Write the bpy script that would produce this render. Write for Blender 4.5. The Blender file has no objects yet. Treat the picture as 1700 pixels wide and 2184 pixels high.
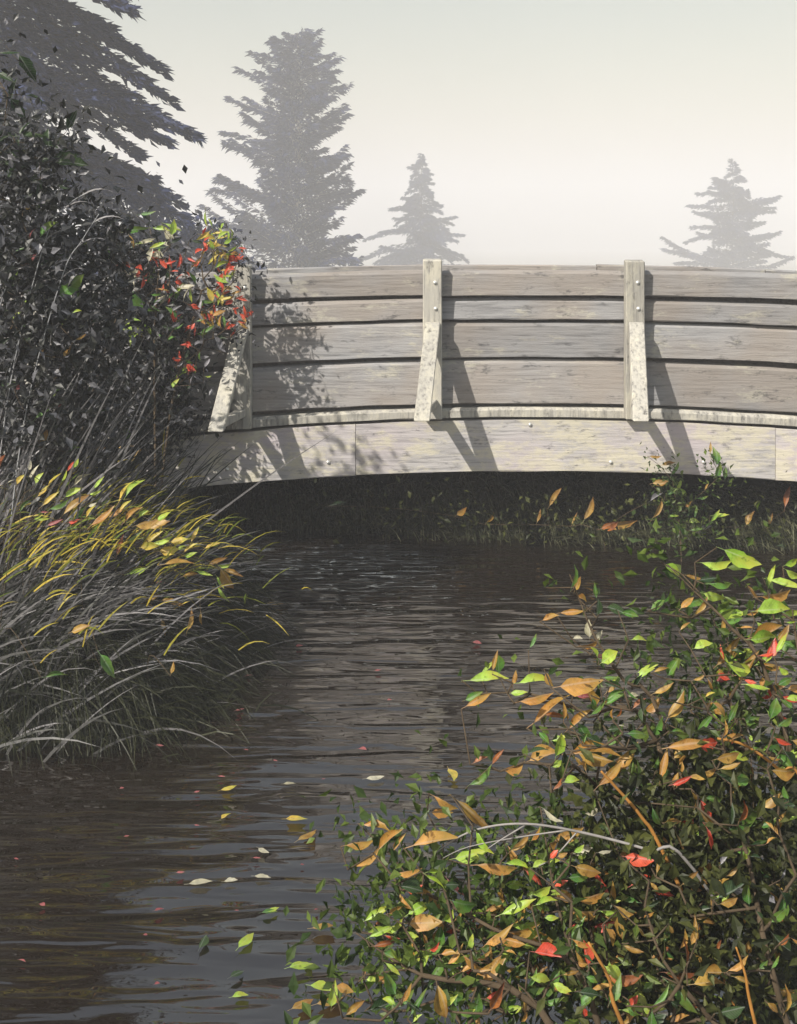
import bpy, math, random
import numpy as np
from mathutils import Vector, Matrix, Quaternion

random.seed(7)
rng = np.random.default_rng(11)
sc = bpy.context.scene
col = sc.collection

# ------------------------------------------------------------------ camera
F = 2342.0          # focal length in picture units (picture 1700 x 2184 units)
EYE = 2.6           # eye height above the water
HORIZON = 500.0
cam_d = bpy.data.cameras.new('camera')
cam = bpy.data.objects.new('camera', cam_d)
col.objects.link(cam)
cam.location = (0, 0, EYE)
cam.rotation_euler = (math.radians(90), 0, 0)
cam_d.sensor_fit = 'VERTICAL'
cam_d.sensor_height = 24.0
cam_d.lens = 24.0 * F / 2184.0
cam_d.shift_y = -(1092 - HORIZON) / 2184.0
cam_d.clip_start = 0.05
cam_d.clip_end = 3000
sc.camera = cam

# ------------------------------------------------------------------ light
SUN = Vector((-0.95, -1.0, 1.24)).normalized()      # towards the sun
elev = math.asin(SUN.z)
azim = math.atan2(SUN.x, SUN.y)
w = bpy.data.worlds.new('World')
sc.world = w
w.use_nodes = True
nt = w.node_tree
sky = nt.nodes.new('ShaderNodeTexSky')
sky.sky_type = 'NISHITA'
sky.sun_disc = False
sky.sun_elevation = elev
sky.sun_rotation = azim
sky.air_density = 2.2
sky.dust_density = 2.5
sky.ozone_density = 0.6
bg = nt.nodes['Background']
nt.links.new(sky.outputs[0], bg.inputs['Color'])
bg.inputs['Strength'].default_value = 0.07
sd = bpy.data.lights.new('sun', 'SUN')
sd.energy = 5.0
sd.angle = math.radians(0.6)
sd.color = (1.0, 0.94, 0.84)
sun = bpy.data.objects.new('sun', sd)
col.objects.link(sun)
sun.location = (-8, -10, 12)
sun.rotation_euler = (-SUN).to_track_quat('-Z', 'Y').to_euler()

sc.view_settings.view_transform = 'Standard'
sc.view_settings.look = 'None'
sc.view_settings.gamma = 1.0
sc.view_settings.exposure = 0.58
sc.view_settings.use_curve_mapping = False
sc.cycles.max_bounces = 6
sc.cycles.diffuse_bounces = 3
sc.cycles.glossy_bounces = 3
sc.cycles.transmission_bounces = 4
sc.cycles.volume_bounces = 2
sc.cycles.transparent_max_bounces = 6
sc.cycles.use_denoising = True
sc.cycles.sample_clamp_indirect = 6.0

# ------------------------------------------------------------------ helpers
def at(px, py, Y):
    """a picture position (1700 x 2184 units) at the distance Y -> a point"""
    return Vector(((px - 850) / F * Y, Y, EYE - (py - HORIZON) / F * Y))

def link(o, parent=None):
    col.objects.link(o)
    if parent is not None:
        o.parent = parent
    return o

def tag(o, label=None, cat=None, group=None, kind=None):
    if label: o['label'] = label
    if cat: o['category'] = cat
    if group: o['group'] = group
    if kind: o['kind'] = kind
    return o

def empty(name, loc):
    o = bpy.data.objects.new(name, None)
    o.empty_display_size = 0.1
    o.location = loc
    return link(o)

def mesh(name, verts, faces, mats, smooth=False, attrs=None, mat_idx=None):
    me = bpy.data.meshes.new(name)
    me.from_pydata([tuple(v) for v in verts], [], [tuple(int(i) for i in f) for f in faces])
    for m in (mats if isinstance(mats, (list, tuple)) else [mats]):
        me.materials.append(m)
    if smooth:
        me.polygons.foreach_set('use_smooth', np.ones(len(me.polygons), dtype=bool))
    if mat_idx is not None:
        me.polygons.foreach_set('material_index', np.asarray(mat_idx, dtype=np.int32))
    if attrs:
        for k, v in attrs.items():
            a = me.attributes.new(k, 'FLOAT', 'POINT')
            a.data.foreach_set('value', np.asarray(v, dtype=np.float32))
    me.update()
    return me

def obj(name, me, parent=None, loc=None):
    o = bpy.data.objects.new(name, me)
    link(o, parent)
    if loc is not None: o.location = loc
    return o

# ------------------------------------------------------------------ materials
def newmat(name):
    m = bpy.data.materials.new(name)
    m.use_nodes = True
    t = m.node_tree
    return m, t, t.nodes['Principled BSDF']

def N(t, kind, **kw):
    n = t.nodes.new(kind)
    for k, v in kw.items():
        if k in n.inputs: n.inputs[k].default_value = v
        else: setattr(n, k, v)
    return n

def ramp(t, stops, fac):
    r = t.nodes.new('ShaderNodeValToRGB')
    e = r.color_ramp.elements
    while len(e) < len(stops): e.new(0.5)
    for i, (p, c) in enumerate(stops):
        e[i].position = p
        e[i].color = (*c, 1)
    t.links.new(fac, r.inputs[0])
    return r.outputs[0]

def coords(t, scale=(1, 1, 1), kind='Object', obj_random=False):
    tc = t.nodes.new('ShaderNodeTexCoord')
    mp = t.nodes.new('ShaderNodeMapping')
    mp.inputs['Scale'].default_value = scale
    t.links.new(tc.outputs[kind], mp.inputs['Vector'])
    if obj_random:
        oi = t.nodes.new('ShaderNodeObjectInfo')
        mu = N(t, 'ShaderNodeMath', operation='MULTIPLY')
        mu.inputs[1].default_value = 37.0
        t.links.new(oi.outputs['Random'], mu.inputs[0])
        t.links.new(mu.outputs[0], mp.inputs['Location'])
    return mp.outputs[0]

def mix(t, a, b, fac, blend='MIX'):
    m = t.nodes.new('ShaderNodeMix')
    m.data_type = 'RGBA'
    m.blend_type = blend
    for s, v in ((6, a), (7, b)):
        if isinstance(v, tuple): m.inputs[s].default_value = (*v, 1)
        else: t.links.new(v, m.inputs[s])
    if isinstance(fac, float): m.inputs[0].default_value = fac
    else: t.links.new(fac, m.inputs[0])
    return m.outputs[2]

def wood(name, dark, mid, lichen, lichen_amt=0.5, axis=0, warm=None):
    """weathered timber: long grain, blotches of lichen, dark checks"""
    m, t, b = newmat(name)
    s = [1.0, 1.0, 1.0]
    long_ = [14.0, 14.0, 14.0]; long_[axis] = 0.9
    v = coords(t, tuple(long_), obj_random=True)
    grain = N(t, 'ShaderNodeTexNoise', Scale=3.0, Detail=7.0, Roughness=0.62)
    t.links.new(v, grain.inputs['Vector'])
    v2 = coords(t, (1, 1, 1), obj_random=True)
    blotch = N(t, 'ShaderNodeTexNoise', Scale=6.0, Detail=10.0, Roughness=0.78, Distortion=0.15)
    bs = [1.25, 1.25, 1.25]; bs[axis] = 0.5
    t.links.new(coords(t, tuple(bs), obj_random=True), blotch.inputs['Vector'])
    big = N(t, 'ShaderNodeTexNoise', Scale=1.1, Detail=3.0, Roughness=0.5)
    t.links.new(v2, big.inputs['Vector'])
    c = ramp(t, [(0.28, dark), (0.50, mid), (0.78, tuple(min(1, x * 1.18) for x in mid))], grain.outputs['Fac'])
    if warm:
        fw = ramp(t, [(0.42, (0, 0, 0)), (0.62, (1, 1, 1))], big.outputs['Fac'])
        c = mix(t, c, mix(t, c, warm, 0.65), fw)
    p = 0.62 - 0.16 * lichen_amt
    fl = ramp(t, [(p, (0, 0, 0)), (p + 0.10, (0.85, 0.85, 0.85))], blotch.outputs['Fac'])
    c = mix(t, c, lichen, fl)
    stain = N(t, 'ShaderNodeTexNoise', Scale=7.0, Detail=8.0, Roughness=0.75)
    sv = [2.0, 2.0, 2.0]; sv[axis] = 0.7
    t.links.new(coords(t, tuple(sv), obj_random=True), stain.inputs['Vector'])
    fs = ramp(t, [(0.33, (0.85, 0.85, 0.85)), (0.43, (0, 0, 0))], stain.outputs['Fac'])
    c = mix(t, c, tuple(x * 0.5 for x in dark), fs)
    oi = t.nodes.new('ShaderNodeObjectInfo')
    hv = t.nodes.new('ShaderNodeHueSaturation')
    mr = N(t, 'ShaderNodeMapRange')
    mr.inputs[3].default_value = 0.84; mr.inputs[4].default_value = 1.14
    t.links.new(oi.outputs['Random'], mr.inputs[0])
    t.links.new(mr.outputs[0], hv.inputs['Value'])
    t.links.new(c, hv.inputs['Color'])
    t.links.new(hv.outputs[0], b.inputs['Base Color'])
    b.inputs['Roughness'].default_value = 0.82
    b.inputs['Specular IOR Level'].default_value = 0.25
    bp = N(t, 'ShaderNodeBump', Strength=0.55, Distance=0.012)
    ad = N(t, 'ShaderNodeMath', operation='ADD')
    t.links.new(grain.outputs['Fac'], ad.inputs[0]); t.links.new(blotch.outputs['Fac'], ad.inputs[1])
    t.links.new(ad.outputs[0], bp.inputs['Height'])
    t.links.new(bp.outputs[0], b.inputs['Normal'])
    return m

M = {}
M['board'] = wood('board_wood', (0.14, 0.14, 0.147), (0.285, 0.283, 0.29), (0.42, 0.40, 0.335), 0.45, 0, warm=(0.29, 0.25, 0.215))
M['fascia'] = wood('girder_wood', (0.20, 0.195, 0.20), (0.42, 0.405, 0.405), (0.54, 0.505, 0.40), 0.95, 0, warm=(0.47, 0.41, 0.44))
M['post'] = wood('post_wood', (0.16, 0.155, 0.15), (0.37, 0.355, 0.32), (0.49, 0.465, 0.39), 0.85, 2)
M['deck'] = wood('deck_wood', (0.12, 0.11, 0.10), (0.22, 0.20, 0.18), (0.35, 0.34, 0.28), 0.2, 1)

def simple(name, colr, rough=0.6, metal=0.0, spec=0.4):
    m, t, b = newmat(name)
    n = N(t, 'ShaderNodeTexNoise', Scale=30.0, Detail=4.0)
    t.links.new(coords(t, obj_random=True), n.inputs['Vector'])
    c = ramp(t, [(0.25, tuple(x * 0.7 for x in colr)), (0.75, tuple(min(1, x * 1.25) for x in colr))], n.outputs['Fac'])
    t.links.new(c, b.inputs['Base Color'])
    b.inputs['Roughness'].default_value = rough
    b.inputs['Metallic'].default_value = metal
    b.inputs['Specular IOR Level'].default_value = spec
    return m
M['bolt'] = simple('galvanised_bolt', (0.72, 0.72, 0.70), 0.3, 0.5)
M['bark'] = simple('bark', (0.060, 0.048, 0.038), 0.9, spec=0.1)
M['twig'] = simple('twig_bark', (0.075, 0.055, 0.035), 0.85, spec=0.15)
M['orange_stem'] = simple('orange_stem', (0.36, 0.17, 0.04), 0.7, spec=0.2)
M['grey_branch'] = simple('bleached_branch', (0.25, 0.235, 0.225), 0.8, spec=0.2)
M['pale_reed'] = simple('pale_reed', (0.34, 0.345, 0.36), 0.6, spec=0.3)
M['pale_trunk'] = simple('pale_trunk', (0.30, 0.27, 0.24), 0.9, spec=0.1)

def leafmat(name, c1, c2, trans=0.35, rough=0.42, spec=0.35, attr=None):
    """leaf: two tones (by object, or by the attribute of a joined mass), light shines through"""
    m, t, b = newmat(name)
    if attr:
        a = N(t, 'ShaderNodeAttribute', attribute_name=attr)
        fac = a.outputs['Fac']
    else:
        fac = t.nodes.new('ShaderNodeObjectInfo').outputs['Random']
    c = mix(t, c1, c2, fac)
    n = N(t, 'ShaderNodeTexNoise', Scale=3.5 if not attr else 60.0, Detail=4.0, Roughness=0.65)
    t.links.new(coords(t, obj_random=True), n.inputs['Vector'])
    f = ramp(t, [(0.3, (0.62, 0.62, 0.62)), (0.7, (1.25, 1.25, 1.25))], n.outputs['Fac'])
    c = mix(t, c, f, 1.0, 'MULTIPLY')
    if not attr:
        sp = t.nodes.new('ShaderNodeSeparateXYZ'); t.links.new(coords(t), sp.inputs[0])
        ax = N(t, 'ShaderNodeMath', operation='ABSOLUTE'); t.links.new(sp.outputs[0], ax.inputs[0])
        mid = N(t, 'ShaderNodeMapRange'); mid.inputs[1].default_value = 0.008; mid.inputs[2].default_value = 0.03; mid.inputs[3].default_value = 1.0; mid.inputs[4].default_value = 0.0
        t.links.new(ax.outputs[0], mid.inputs[0])
        ve = N(t, 'ShaderNodeMath', operation='MULTIPLY_ADD'); ve.inputs[1].default_value = -0.9
        t.links.new(ax.outputs[0], ve.inputs[0]); t.links.new(sp.outputs[1], ve.inputs[2])
        sn = N(t, 'ShaderNodeMath', operation='MULTIPLY'); sn.inputs[1].default_value = 62.0
        t.links.new(ve.outputs[0], sn.inputs[0])
        si = N(t, 'ShaderNodeMath', operation='SINE'); t.links.new(sn.outputs[0], si.inputs[0])
        sv_ = N(t, 'ShaderNodeMapRange'); sv_.inputs[1].default_value = 0.8; sv_.inputs[2].default_value = 1.0; sv_.inputs[3].default_value = 0.0; sv_.inputs[4].default_value = 0.45
        t.links.new(si.outputs[0], sv_.inputs[0])
        mxv = N(t, 'ShaderNodeMath', operation='MAXIMUM'); t.links.new(mid.outputs[0], mxv.inputs[0]); t.links.new(sv_.outputs[0], mxv.inputs[1])
        vein = mix(t, c, tuple(min(1, 0.5 * x + 0.25) for x in c2), 0.5)
        c = mix(t, c, vein, mxv.outputs[0])
        tipc = {'lime': (0.42, 0.42, 0.05), 'green': (0.16, 0.20, 0.03), 'orange': (0.36, 0.24, 0.05), 'ochre': (0.22, 0.10, 0.02), 'yellow': (0.40, 0.42, 0.06), 'rust': (0.12, 0.03, 0.01)}.get(name[5:])
        if tipc:
            n4 = N(t, 'ShaderNodeTexNoise', Scale=2.2, Detail=2.0)
            t.links.new(coords(t, obj_random=True), n4.inputs['Vector'])
            gy_ = N(t, 'ShaderNodeMath', operation='MULTIPLY_ADD'); gy_.inputs[1].default_value = 0.45
            t.links.new(sp.outputs[1], gy_.inputs[0]); t.links.new(n4.outputs['Fac'], gy_.inputs[2])
            c = mix(t, c, tipc, ramp(t, [(0.62, (0, 0, 0)), (0.95, (0.75, 0.75, 0.75))], gy_.outputs[0]))
        # brown spots and tips
        n3 = N(t, 'ShaderNodeTexNoise', Scale=5.0, Detail=3.0, Roughness=0.6)
        t.links.new(coords(t, obj_random=True), n3.inputs['Vector'])
        sp_f = ramp(t, [(0.60, (0, 0, 0)), (0.68, (0.8, 0.8, 0.8))], n3.outputs['Fac'])
        c = mix(t, c, tuple(0.35 * x + y for x, y in zip(c1, (0.03, 0.015, 0.004))), sp_f)
    t.links.new(c, b.inputs['Base Color'])
    b.inputs['Roughness'].default_value = rough
    b.inputs['Specular IOR Level'].default_value = spec
    tr = t.nodes.new('ShaderNodeBsdfTranslucent')
    t.links.new(c, tr.inputs['Color'])
    mx = t.nodes.new('ShaderNodeMixShader')
    mx.inputs[0].default_value = trans
    t.links.new(b.outputs[0], mx.inputs[1]); t.links.new(tr.outputs[0], mx.inputs[2])
    t.links.new(mx.outputs[0], t.nodes['Material Output'].inputs['Surface'])
    return m

LC = {
 'lime':  ((0.27, 0.47, 0.045), (0.46, 0.64, 0.11)),
 'green': ((0.06, 0.17, 0.03), (0.13, 0.30, 0.05)),
 'dark':  ((0.020, 0.050, 0.016), (0.045, 0.085, 0.025)),
 'orange':((0.40, 0.18, 0.03), (0.60, 0.33, 0.09)),
 'ochre': ((0.34, 0.20, 0.035), (0.50, 0.32, 0.07)),
 'yellow':((0.58, 0.38, 0.05), (0.66, 0.50, 0.10)),
 'rust':  ((0.26, 0.075, 0.02), (0.40, 0.14, 0.03)),
 'red':   ((0.58, 0.06, 0.03), (0.70, 0.11, 0.05)),
 'pink':  ((0.30, 0.07, 0.075), (0.45, 0.14, 0.14)),
 'cream': ((0.42, 0.39, 0.26), (0.58, 0.55, 0.42)),
 'grey':  ((0.17, 0.17, 0.19), (0.30, 0.29, 0.32)),
}
for k, (a, b_) in LC.items():
    M['leaf_' + k] = leafmat('leaf_' + k, a, b_)
M['mass_dark'] = leafmat('undergrowth_leaves', (0.020, 0.026, 0.008), (0.095, 0.105, 0.026), 0.25, 0.5, 0.25, 'tint')
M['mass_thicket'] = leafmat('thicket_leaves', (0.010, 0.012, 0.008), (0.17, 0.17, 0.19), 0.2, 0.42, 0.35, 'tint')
M['mass_mid'] = leafmat('shrub_leaves', (0.025, 0.050, 0.010), (0.12, 0.17, 0.03), 0.3, 0.45, 0.3, 'tint')
M['needles'] = leafmat('conifer_needles', (0.012, 0.020, 0.055), (0.036, 0.050, 0.130), 0.1, 0.6, 0.2, 'tint')
M['blade_grey'] = leafmat('grey_grass', (0.014, 0.017, 0.010), (0.27, 0.26, 0.27), 0.2, 0.45, 0.35, 'tint')
M['blade_gold'] = leafmat('sunlit_grass_tips', (0.10, 0.16, 0.02), (0.55, 0.42, 0.06), 0.3, 0.5, 0.25, 'tint')
M['blade_under'] = leafmat('bank_grass', (0.03, 0.04, 0.018), (0.17, 0.17, 0.10), 0.3, 0.5, 0.25, 'tint')
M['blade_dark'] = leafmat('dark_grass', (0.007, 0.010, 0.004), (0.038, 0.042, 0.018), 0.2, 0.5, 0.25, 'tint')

# ground
m, t, b = newmat('earth_and_grass')
n1 = N(t, 'ShaderNodeTexNoise', Scale=2.5, Detail=8.0, Roughness=0.7)
t.links.new(coords(t), n1.inputs['Vector'])
c = ramp(t, [(0.30, (0.012, 0.010, 0.007)), (0.52, (0.028, 0.030, 0.014)), (0.72, (0.060, 0.058, 0.026))], n1.outputs['Fac'])
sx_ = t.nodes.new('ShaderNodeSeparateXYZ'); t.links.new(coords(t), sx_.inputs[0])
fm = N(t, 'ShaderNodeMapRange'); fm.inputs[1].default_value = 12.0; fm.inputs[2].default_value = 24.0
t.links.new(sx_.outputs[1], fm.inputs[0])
c3 = ramp(t, [(0.30, (0.20, 0.18, 0.12)), (0.70, (0.32, 0.30, 0.22))], n1.outputs['Fac'])  # mist put into the colour: distant ground paled so the horizon line fades
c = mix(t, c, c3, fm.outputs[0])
t.links.new(c, b.inputs['Base Color'])
b.inputs['Roughness'].default_value = 0.95
b.inputs['Specular IOR Level'].default_value = 0.1
n2 = N(t, 'ShaderNodeTexNoise', Scale=22.0, Detail=6.0)
t.links.new(coords(t), n2.inputs['Vector'])
bp = N(t, 'ShaderNodeBump', Strength=0.8, Distance=0.05)
t.links.new(n2.outputs['Fac'], bp.inputs['Height']); t.links.new(bp.outputs[0], b.inputs['Normal'])
M['earth'] = m

# water: dark, brown, rippled
m, t, b = newmat('dark_rippled_water')
b.inputs['Base Color'].default_value = (0.010, 0.0065, 0.004, 1)
b.inputs['Roughness'].default_value = 0.02
b.inputs['IOR'].default_value = 2.2
b.inputs['Specular IOR Level'].default_value = 0.5
a1 = N(t, 'ShaderNodeTexNoise', Scale=1.0, Detail=1.0, Roughness=0.4, Distortion=0.8)
t.links.new(coords(t, (1.1, 4.6, 1)), a1.inputs['Vector'])
a2 = N(t, 'ShaderNodeTexNoise', Scale=1.0, Detail=1.0, Roughness=0.4, Distortion=0.6)
t.links.new(coords(t, (2.6, 14.0, 1)), a2.inputs['Vector'])
s1 = N(t, 'ShaderNodeMath', operation='MULTIPLY_ADD')
s1.inputs[1].default_value = 0.34
t.links.new(a2.outputs['Fac'], s1.inputs[0]); t.links.new(a1.outputs['Fac'], s1.inputs[2])
bp = N(t, 'ShaderNodeBump', Strength=1.0, Distance=0.034)
t.links.new(s1.outputs[0], bp.inputs['Height']); t.links.new(bp.outputs[0], b.inputs['Normal'])
M['water'] = m

# ------------------------------------------------------------------ ground and water
STREAM = np.array([(-1.3, 2.7), (0.2, 2.85), (0.9, 3.3), (1.35, 4.2), (2.0, 5.6), (3.3, 7.4), (5.5, 8.6), (5.6, 9.2), (3.2, 9.12),
                   (2.0, 9.3), (0.5, 9.42), (-1.2, 9.75), (-2.4, 10.6), (-6.0, 14.0), (-6.6, 13.0), (-2.6, 9.5),
                   (-1.62, 8.9), (-1.02, 7.8), (-1.0, 7.0), (-1.22, 6.25), (-1.55, 5.62), (-2.3, 5.5), (-3.0, 4.6), (-2.6, 3.2)])

def stream_dist(x, y):
    """signed distance to the stream's edge, negative in the water (arrays)"""
    d = np.full(x.shape, 1e9)
    inside = np.zeros(x.shape, bool)
    n = len(STREAM)
    for i in range(n):
        ax, ay = STREAM[i]; bx, by = STREAM[(i + 1) % n]
        ex, ey = bx - ax, by - ay
        tt = np.clip(((x - ax) * ex + (y - ay) * ey) / (ex * ex + ey * ey), 0, 1)
        d = np.minimum(d, np.hypot(x - ax - tt * ex, y - ay - tt * ey))
        cond = ((ay > y) != (by > y)) & (x < ex * (y - ay) / (ey if ey else 1e-9) + ax)
        inside ^= cond
    return np.where(inside, -d, d)

def ground_z(x, y):
    x = np.asarray(x, float); y = np.asarray(y, float)
    d = stream_dist(x, y)
    nz = 0.05 * np.sin(x * 2.3 + 1.3 * np.sin(y * 1.7)) + 0.04 * np.sin(y * 3.1 + 2 * np.sin(x * 1.1))
    bank = 0.62 * (1 - np.exp(-np.maximum(d, 0) / 0.55)) + 0.10 * (1 - np.exp(-np.maximum(d, 0) / 6))
    z = np.where(d > 0, 0.01 + bank + nz * np.clip(d / 0.6, 0, 1), -0.45 * (1 - np.exp(d / 0.35)))
    # low under the bridge deck
    under = np.clip(1 - np.abs(y - 9.7) / 1.1, 0, 1) * np.clip((4.5 - np.abs(x - 0.8)) / 1.0, 0, 1)
    z = np.where(d > 0, np.minimum(z, 0.70 - 0.25 * under + 0.4 * (y > 11)), z)
    far = np.hypot(x, y - 8)
    q = np.clip((y - 16) / 75, 0, 1)
    z = z - 9.0 * q * q * (3 - 2 * q)
    return z + 0.10 * np.clip(far / 60, 0, 2) * np.sin(x * 0.05) * np.cos(y * 0.04)

def axis_pts(lo, hi, step, ext):
    core = np.arange(lo, hi + 1e-6, step)
    out_, s = [], step
    p = hi
    while p < ext:
        s *= 1.22; p += s; out_.append(min(p, ext))
    neg, s, p = [], step, lo
    while p > -ext:
        s *= 1.22; p -= s; neg.append(max(p, -ext))
    return np.concatenate([np.array(neg[::-1]), core, np.array(out_)])
gx = axis_pts(-7, 7, 0.12, 790.0)
gy = axis_pts(-1, 14, 0.12, 790.0)
GX, GY = np.meshgrid(gx, gy)
GZ = ground_z(GX, GY)
nx, ny = len(gx), len(gy)
idx = np.arange(nx * ny).reshape(ny, nx)
faces = np.stack([idx[:-1, :-1], idx[:-1, 1:], idx[1:, 1:], idx[1:, :-1]], -1).reshape(-1, 4)
g = obj('ground', mesh('ground', np.stack([GX, GY, GZ], -1).reshape(-1, 3), faces, M['earth'], True))
tag(g, 'dark earth banks and grassy ground around the stream', 'ground', kind='structure')

wx = np.linspace(-8, 7, 60); wy = np.linspace(2.0, 15, 60)
WX, WY = np.meshgrid(wx, wy)
WZ = np.zeros_like(WX)
idx = np.arange(3600).reshape(60, 60)
faces = np.stack([idx[:-1, :-1], idx[:-1, 1:], idx[1:, 1:], idx[1:, :-1]], -1).reshape(-1, 4)
wat = obj('stream', mesh('stream', np.stack([WX, WY, WZ], -1).reshape(-1, 3), faces, M['water'], True))
tag(wat, 'dark rippled stream reflecting the bridge', 'water', kind='structure')

# ------------------------------------------------------------------ footbridge
YF = 8.9                     # front face of the boards
K = F / YF                   # picture units per metre at the bridge
XC = (1130 - 850) / K
def arch(x, c): return -c * (x - XC) ** 2
def zpx(py, Y=YF): return EYE - (py - HORIZON) / F * Y

bridge = empty('footbridge', (0, YF, 0))
tag(bridge, 'weathered arched timber footbridge with plank parapet and slanting braces over the stream', 'bridge')
BO = Vector((0, YF, 0))

def plank(name, x0, x1, z0, z1, y0, y1, c, mat, seg=5, chamfer=0.0, bottom_ch=0.006, wob=0.004, parent=bridge, lean=0.0):
    """a plank that follows the arch; front top edge chamfered"""
    prof = [(y0, z0 + bottom_ch), (y0 + lean, z1 - chamfer), (y0 + lean + chamfer * 1.1, z1), (y1 + lean, z1), (y1, z0), (y0 + bottom_ch, z0)]
    n = len(prof)
    V, Fc = [], []
    r = random.Random(hash((round(x0, 3), round(z0, 3))) & 0xffff)
    for i in range(seg + 1):
        x = x0 + (x1 - x0) * i / seg
        for j, (y, z) in enumerate(prof):
            V.append((x, y - YF + r.uniform(-wob, wob) * 0.6, z + arch(x, c) + r.uniform(-wob, wob)))
    for i in range(seg):
        for j in range(n):
            a, b2 = i * n + j, i * n + (j + 1) % n
            Fc.append((a, b2, b2 + n, a + n))
    Fc.append(tuple(range(n)))
    Fc.append(tuple(reversed(range(seg * n, seg * n + n))))
    return obj(name, mesh(name, V, Fc, mat), parent)

posts_px = [100, 519, 922, 1350, 1775, 2190]
posts_x = [(p - 850) / K for p in posts_px]
rows = [  # top, bottom in picture units at the crown, arch coefficient
    (575, 629, 0.0085), (635, 680, 0.011), (686, 761, 0.0125), (768, 861, 0.0145)]
edges = [-4.3] + posts_x
for bay in range(len(edges) - 1):
    xa, xb = edges[bay], edges[bay + 1]
    for ri, (pt, pb, c) in enumerate(rows):
        dz = random.uniform(-0.008, 0.008)
        dy = random.uniform(-0.012, 0.012)
        plank('board', xa + 0.004, xb - 0.004, zpx(pb) + dz, zpx(pt) + dz, YF + dy, YF + 0.085 + dy, c, M['board'], 6, 0.030, lean=0.012)
        plank('board', xa + 0.004, xb - 0.004, zpx(pb) + dz, zpx(pt) + dz, YF + 1.62, YF + 1.69, c, M['board'], 4, 0.01)
    for (pa, pb_, c) in ((627, 635, 0.0095), (678, 686, 0.0118), (757, 769, 0.0135), (857, 868, 0.0155)):  # strips added behind the board gaps so that they stay dark
        plank('gap_shade_strip', xa + 0.004, xb - 0.004, zpx(pb_) - 0.10, zpx(pa) + 0.05, YF + 0.125, YF + 0.155, c, M['deck'], 6, 0.004)
# ledge (deck edge) and girder under it
for bay in range(len(edges) - 1):
    xa, xb = edges[bay], edges[bay + 1]
    plank('edge_beam', xa + 0.002, xb - 0.002, zpx(889), zpx(868), YF - 0.03, YF + 0.16, 0.0165, M['post'], 6, 0.022)
for xa, xb in ((-4.3, -0.35), (-0.346, 3.05), (3.054, 5.1)):
    plank('girder', xa, xb, zpx(1004), zpx(894), YF - 0.01, YF + 0.14, 0.0184, M['fascia'], 14, 0.006)
    plank('girder', xa, xb, zpx(1004), zpx(894), YF + 1.55, YF + 1.68, 0.0184, M['fascia'], 14, 0.006)
# deck planks
nd = 56
for i in range(nd):
    xa = -4.3 + 9.4 * i / nd
    plank('deck_plank', xa + 0.004, xa + 9.4 / nd - 0.006, zpx(892), zpx(880), YF + 0.165, YF + 1.60, 0.0165, M['deck'], 1, 0.003, 0.002)

def boxy(corners_lo, corners_hi):
    """hexahedron from two quads"""
    V = list(corners_lo) + list(corners_hi)
    Fc = [(3, 2, 1, 0), (4, 5, 6, 7)] + [(i, (i + 1) % 4, (i + 1) % 4 + 4, i + 4) for i in range(4)]
    return V, Fc

def bevel_box(name, V, Fc, mat, parent, w=0.006):
    import bmesh
    me = mesh(name, V, Fc, mat)
    bm = bmesh.new(); bm.from_mesh(me)
    bmesh.ops.bevel(bm, geom=bm.edges[:], offset=w, segments=1, affect='EDGES')
    bmesh.ops.recalc_face_normals(bm, faces=bm.faces[:])
    bm.to_mesh(me); bm.free()
    return obj(name, me, parent)

def dome(name, r, mat):
    V, Fc = [], []
    n = 10
    for k, (rr, h) in enumerate(((1.0, 0.0), (0.85, 0.45), (0.45, 0.75))):
        for i in range(n):
            a = 2 * math.pi * i / n
            V.append((rr * r * math.cos(a), -h * r, rr * r * math.sin(a)))
    V.append((0, -0.85 * r, 0))
    for k in range(2):
        for i in range(n):
            j = (i + 1) % n
            Fc.append((k * n + i, (k + 1) * n + i, (k + 1) * n + j, k * n + j))
    for i in range(n): Fc.append((2 * n + i, 3 * n, 2 * n + (i + 1) % n))
    return mesh(name, V, Fc, mat, True)
bolt_me = dome('bolt', 0.017, M['bolt'])
knot_me = dome('bolt', 0.030, M['bark'])

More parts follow.
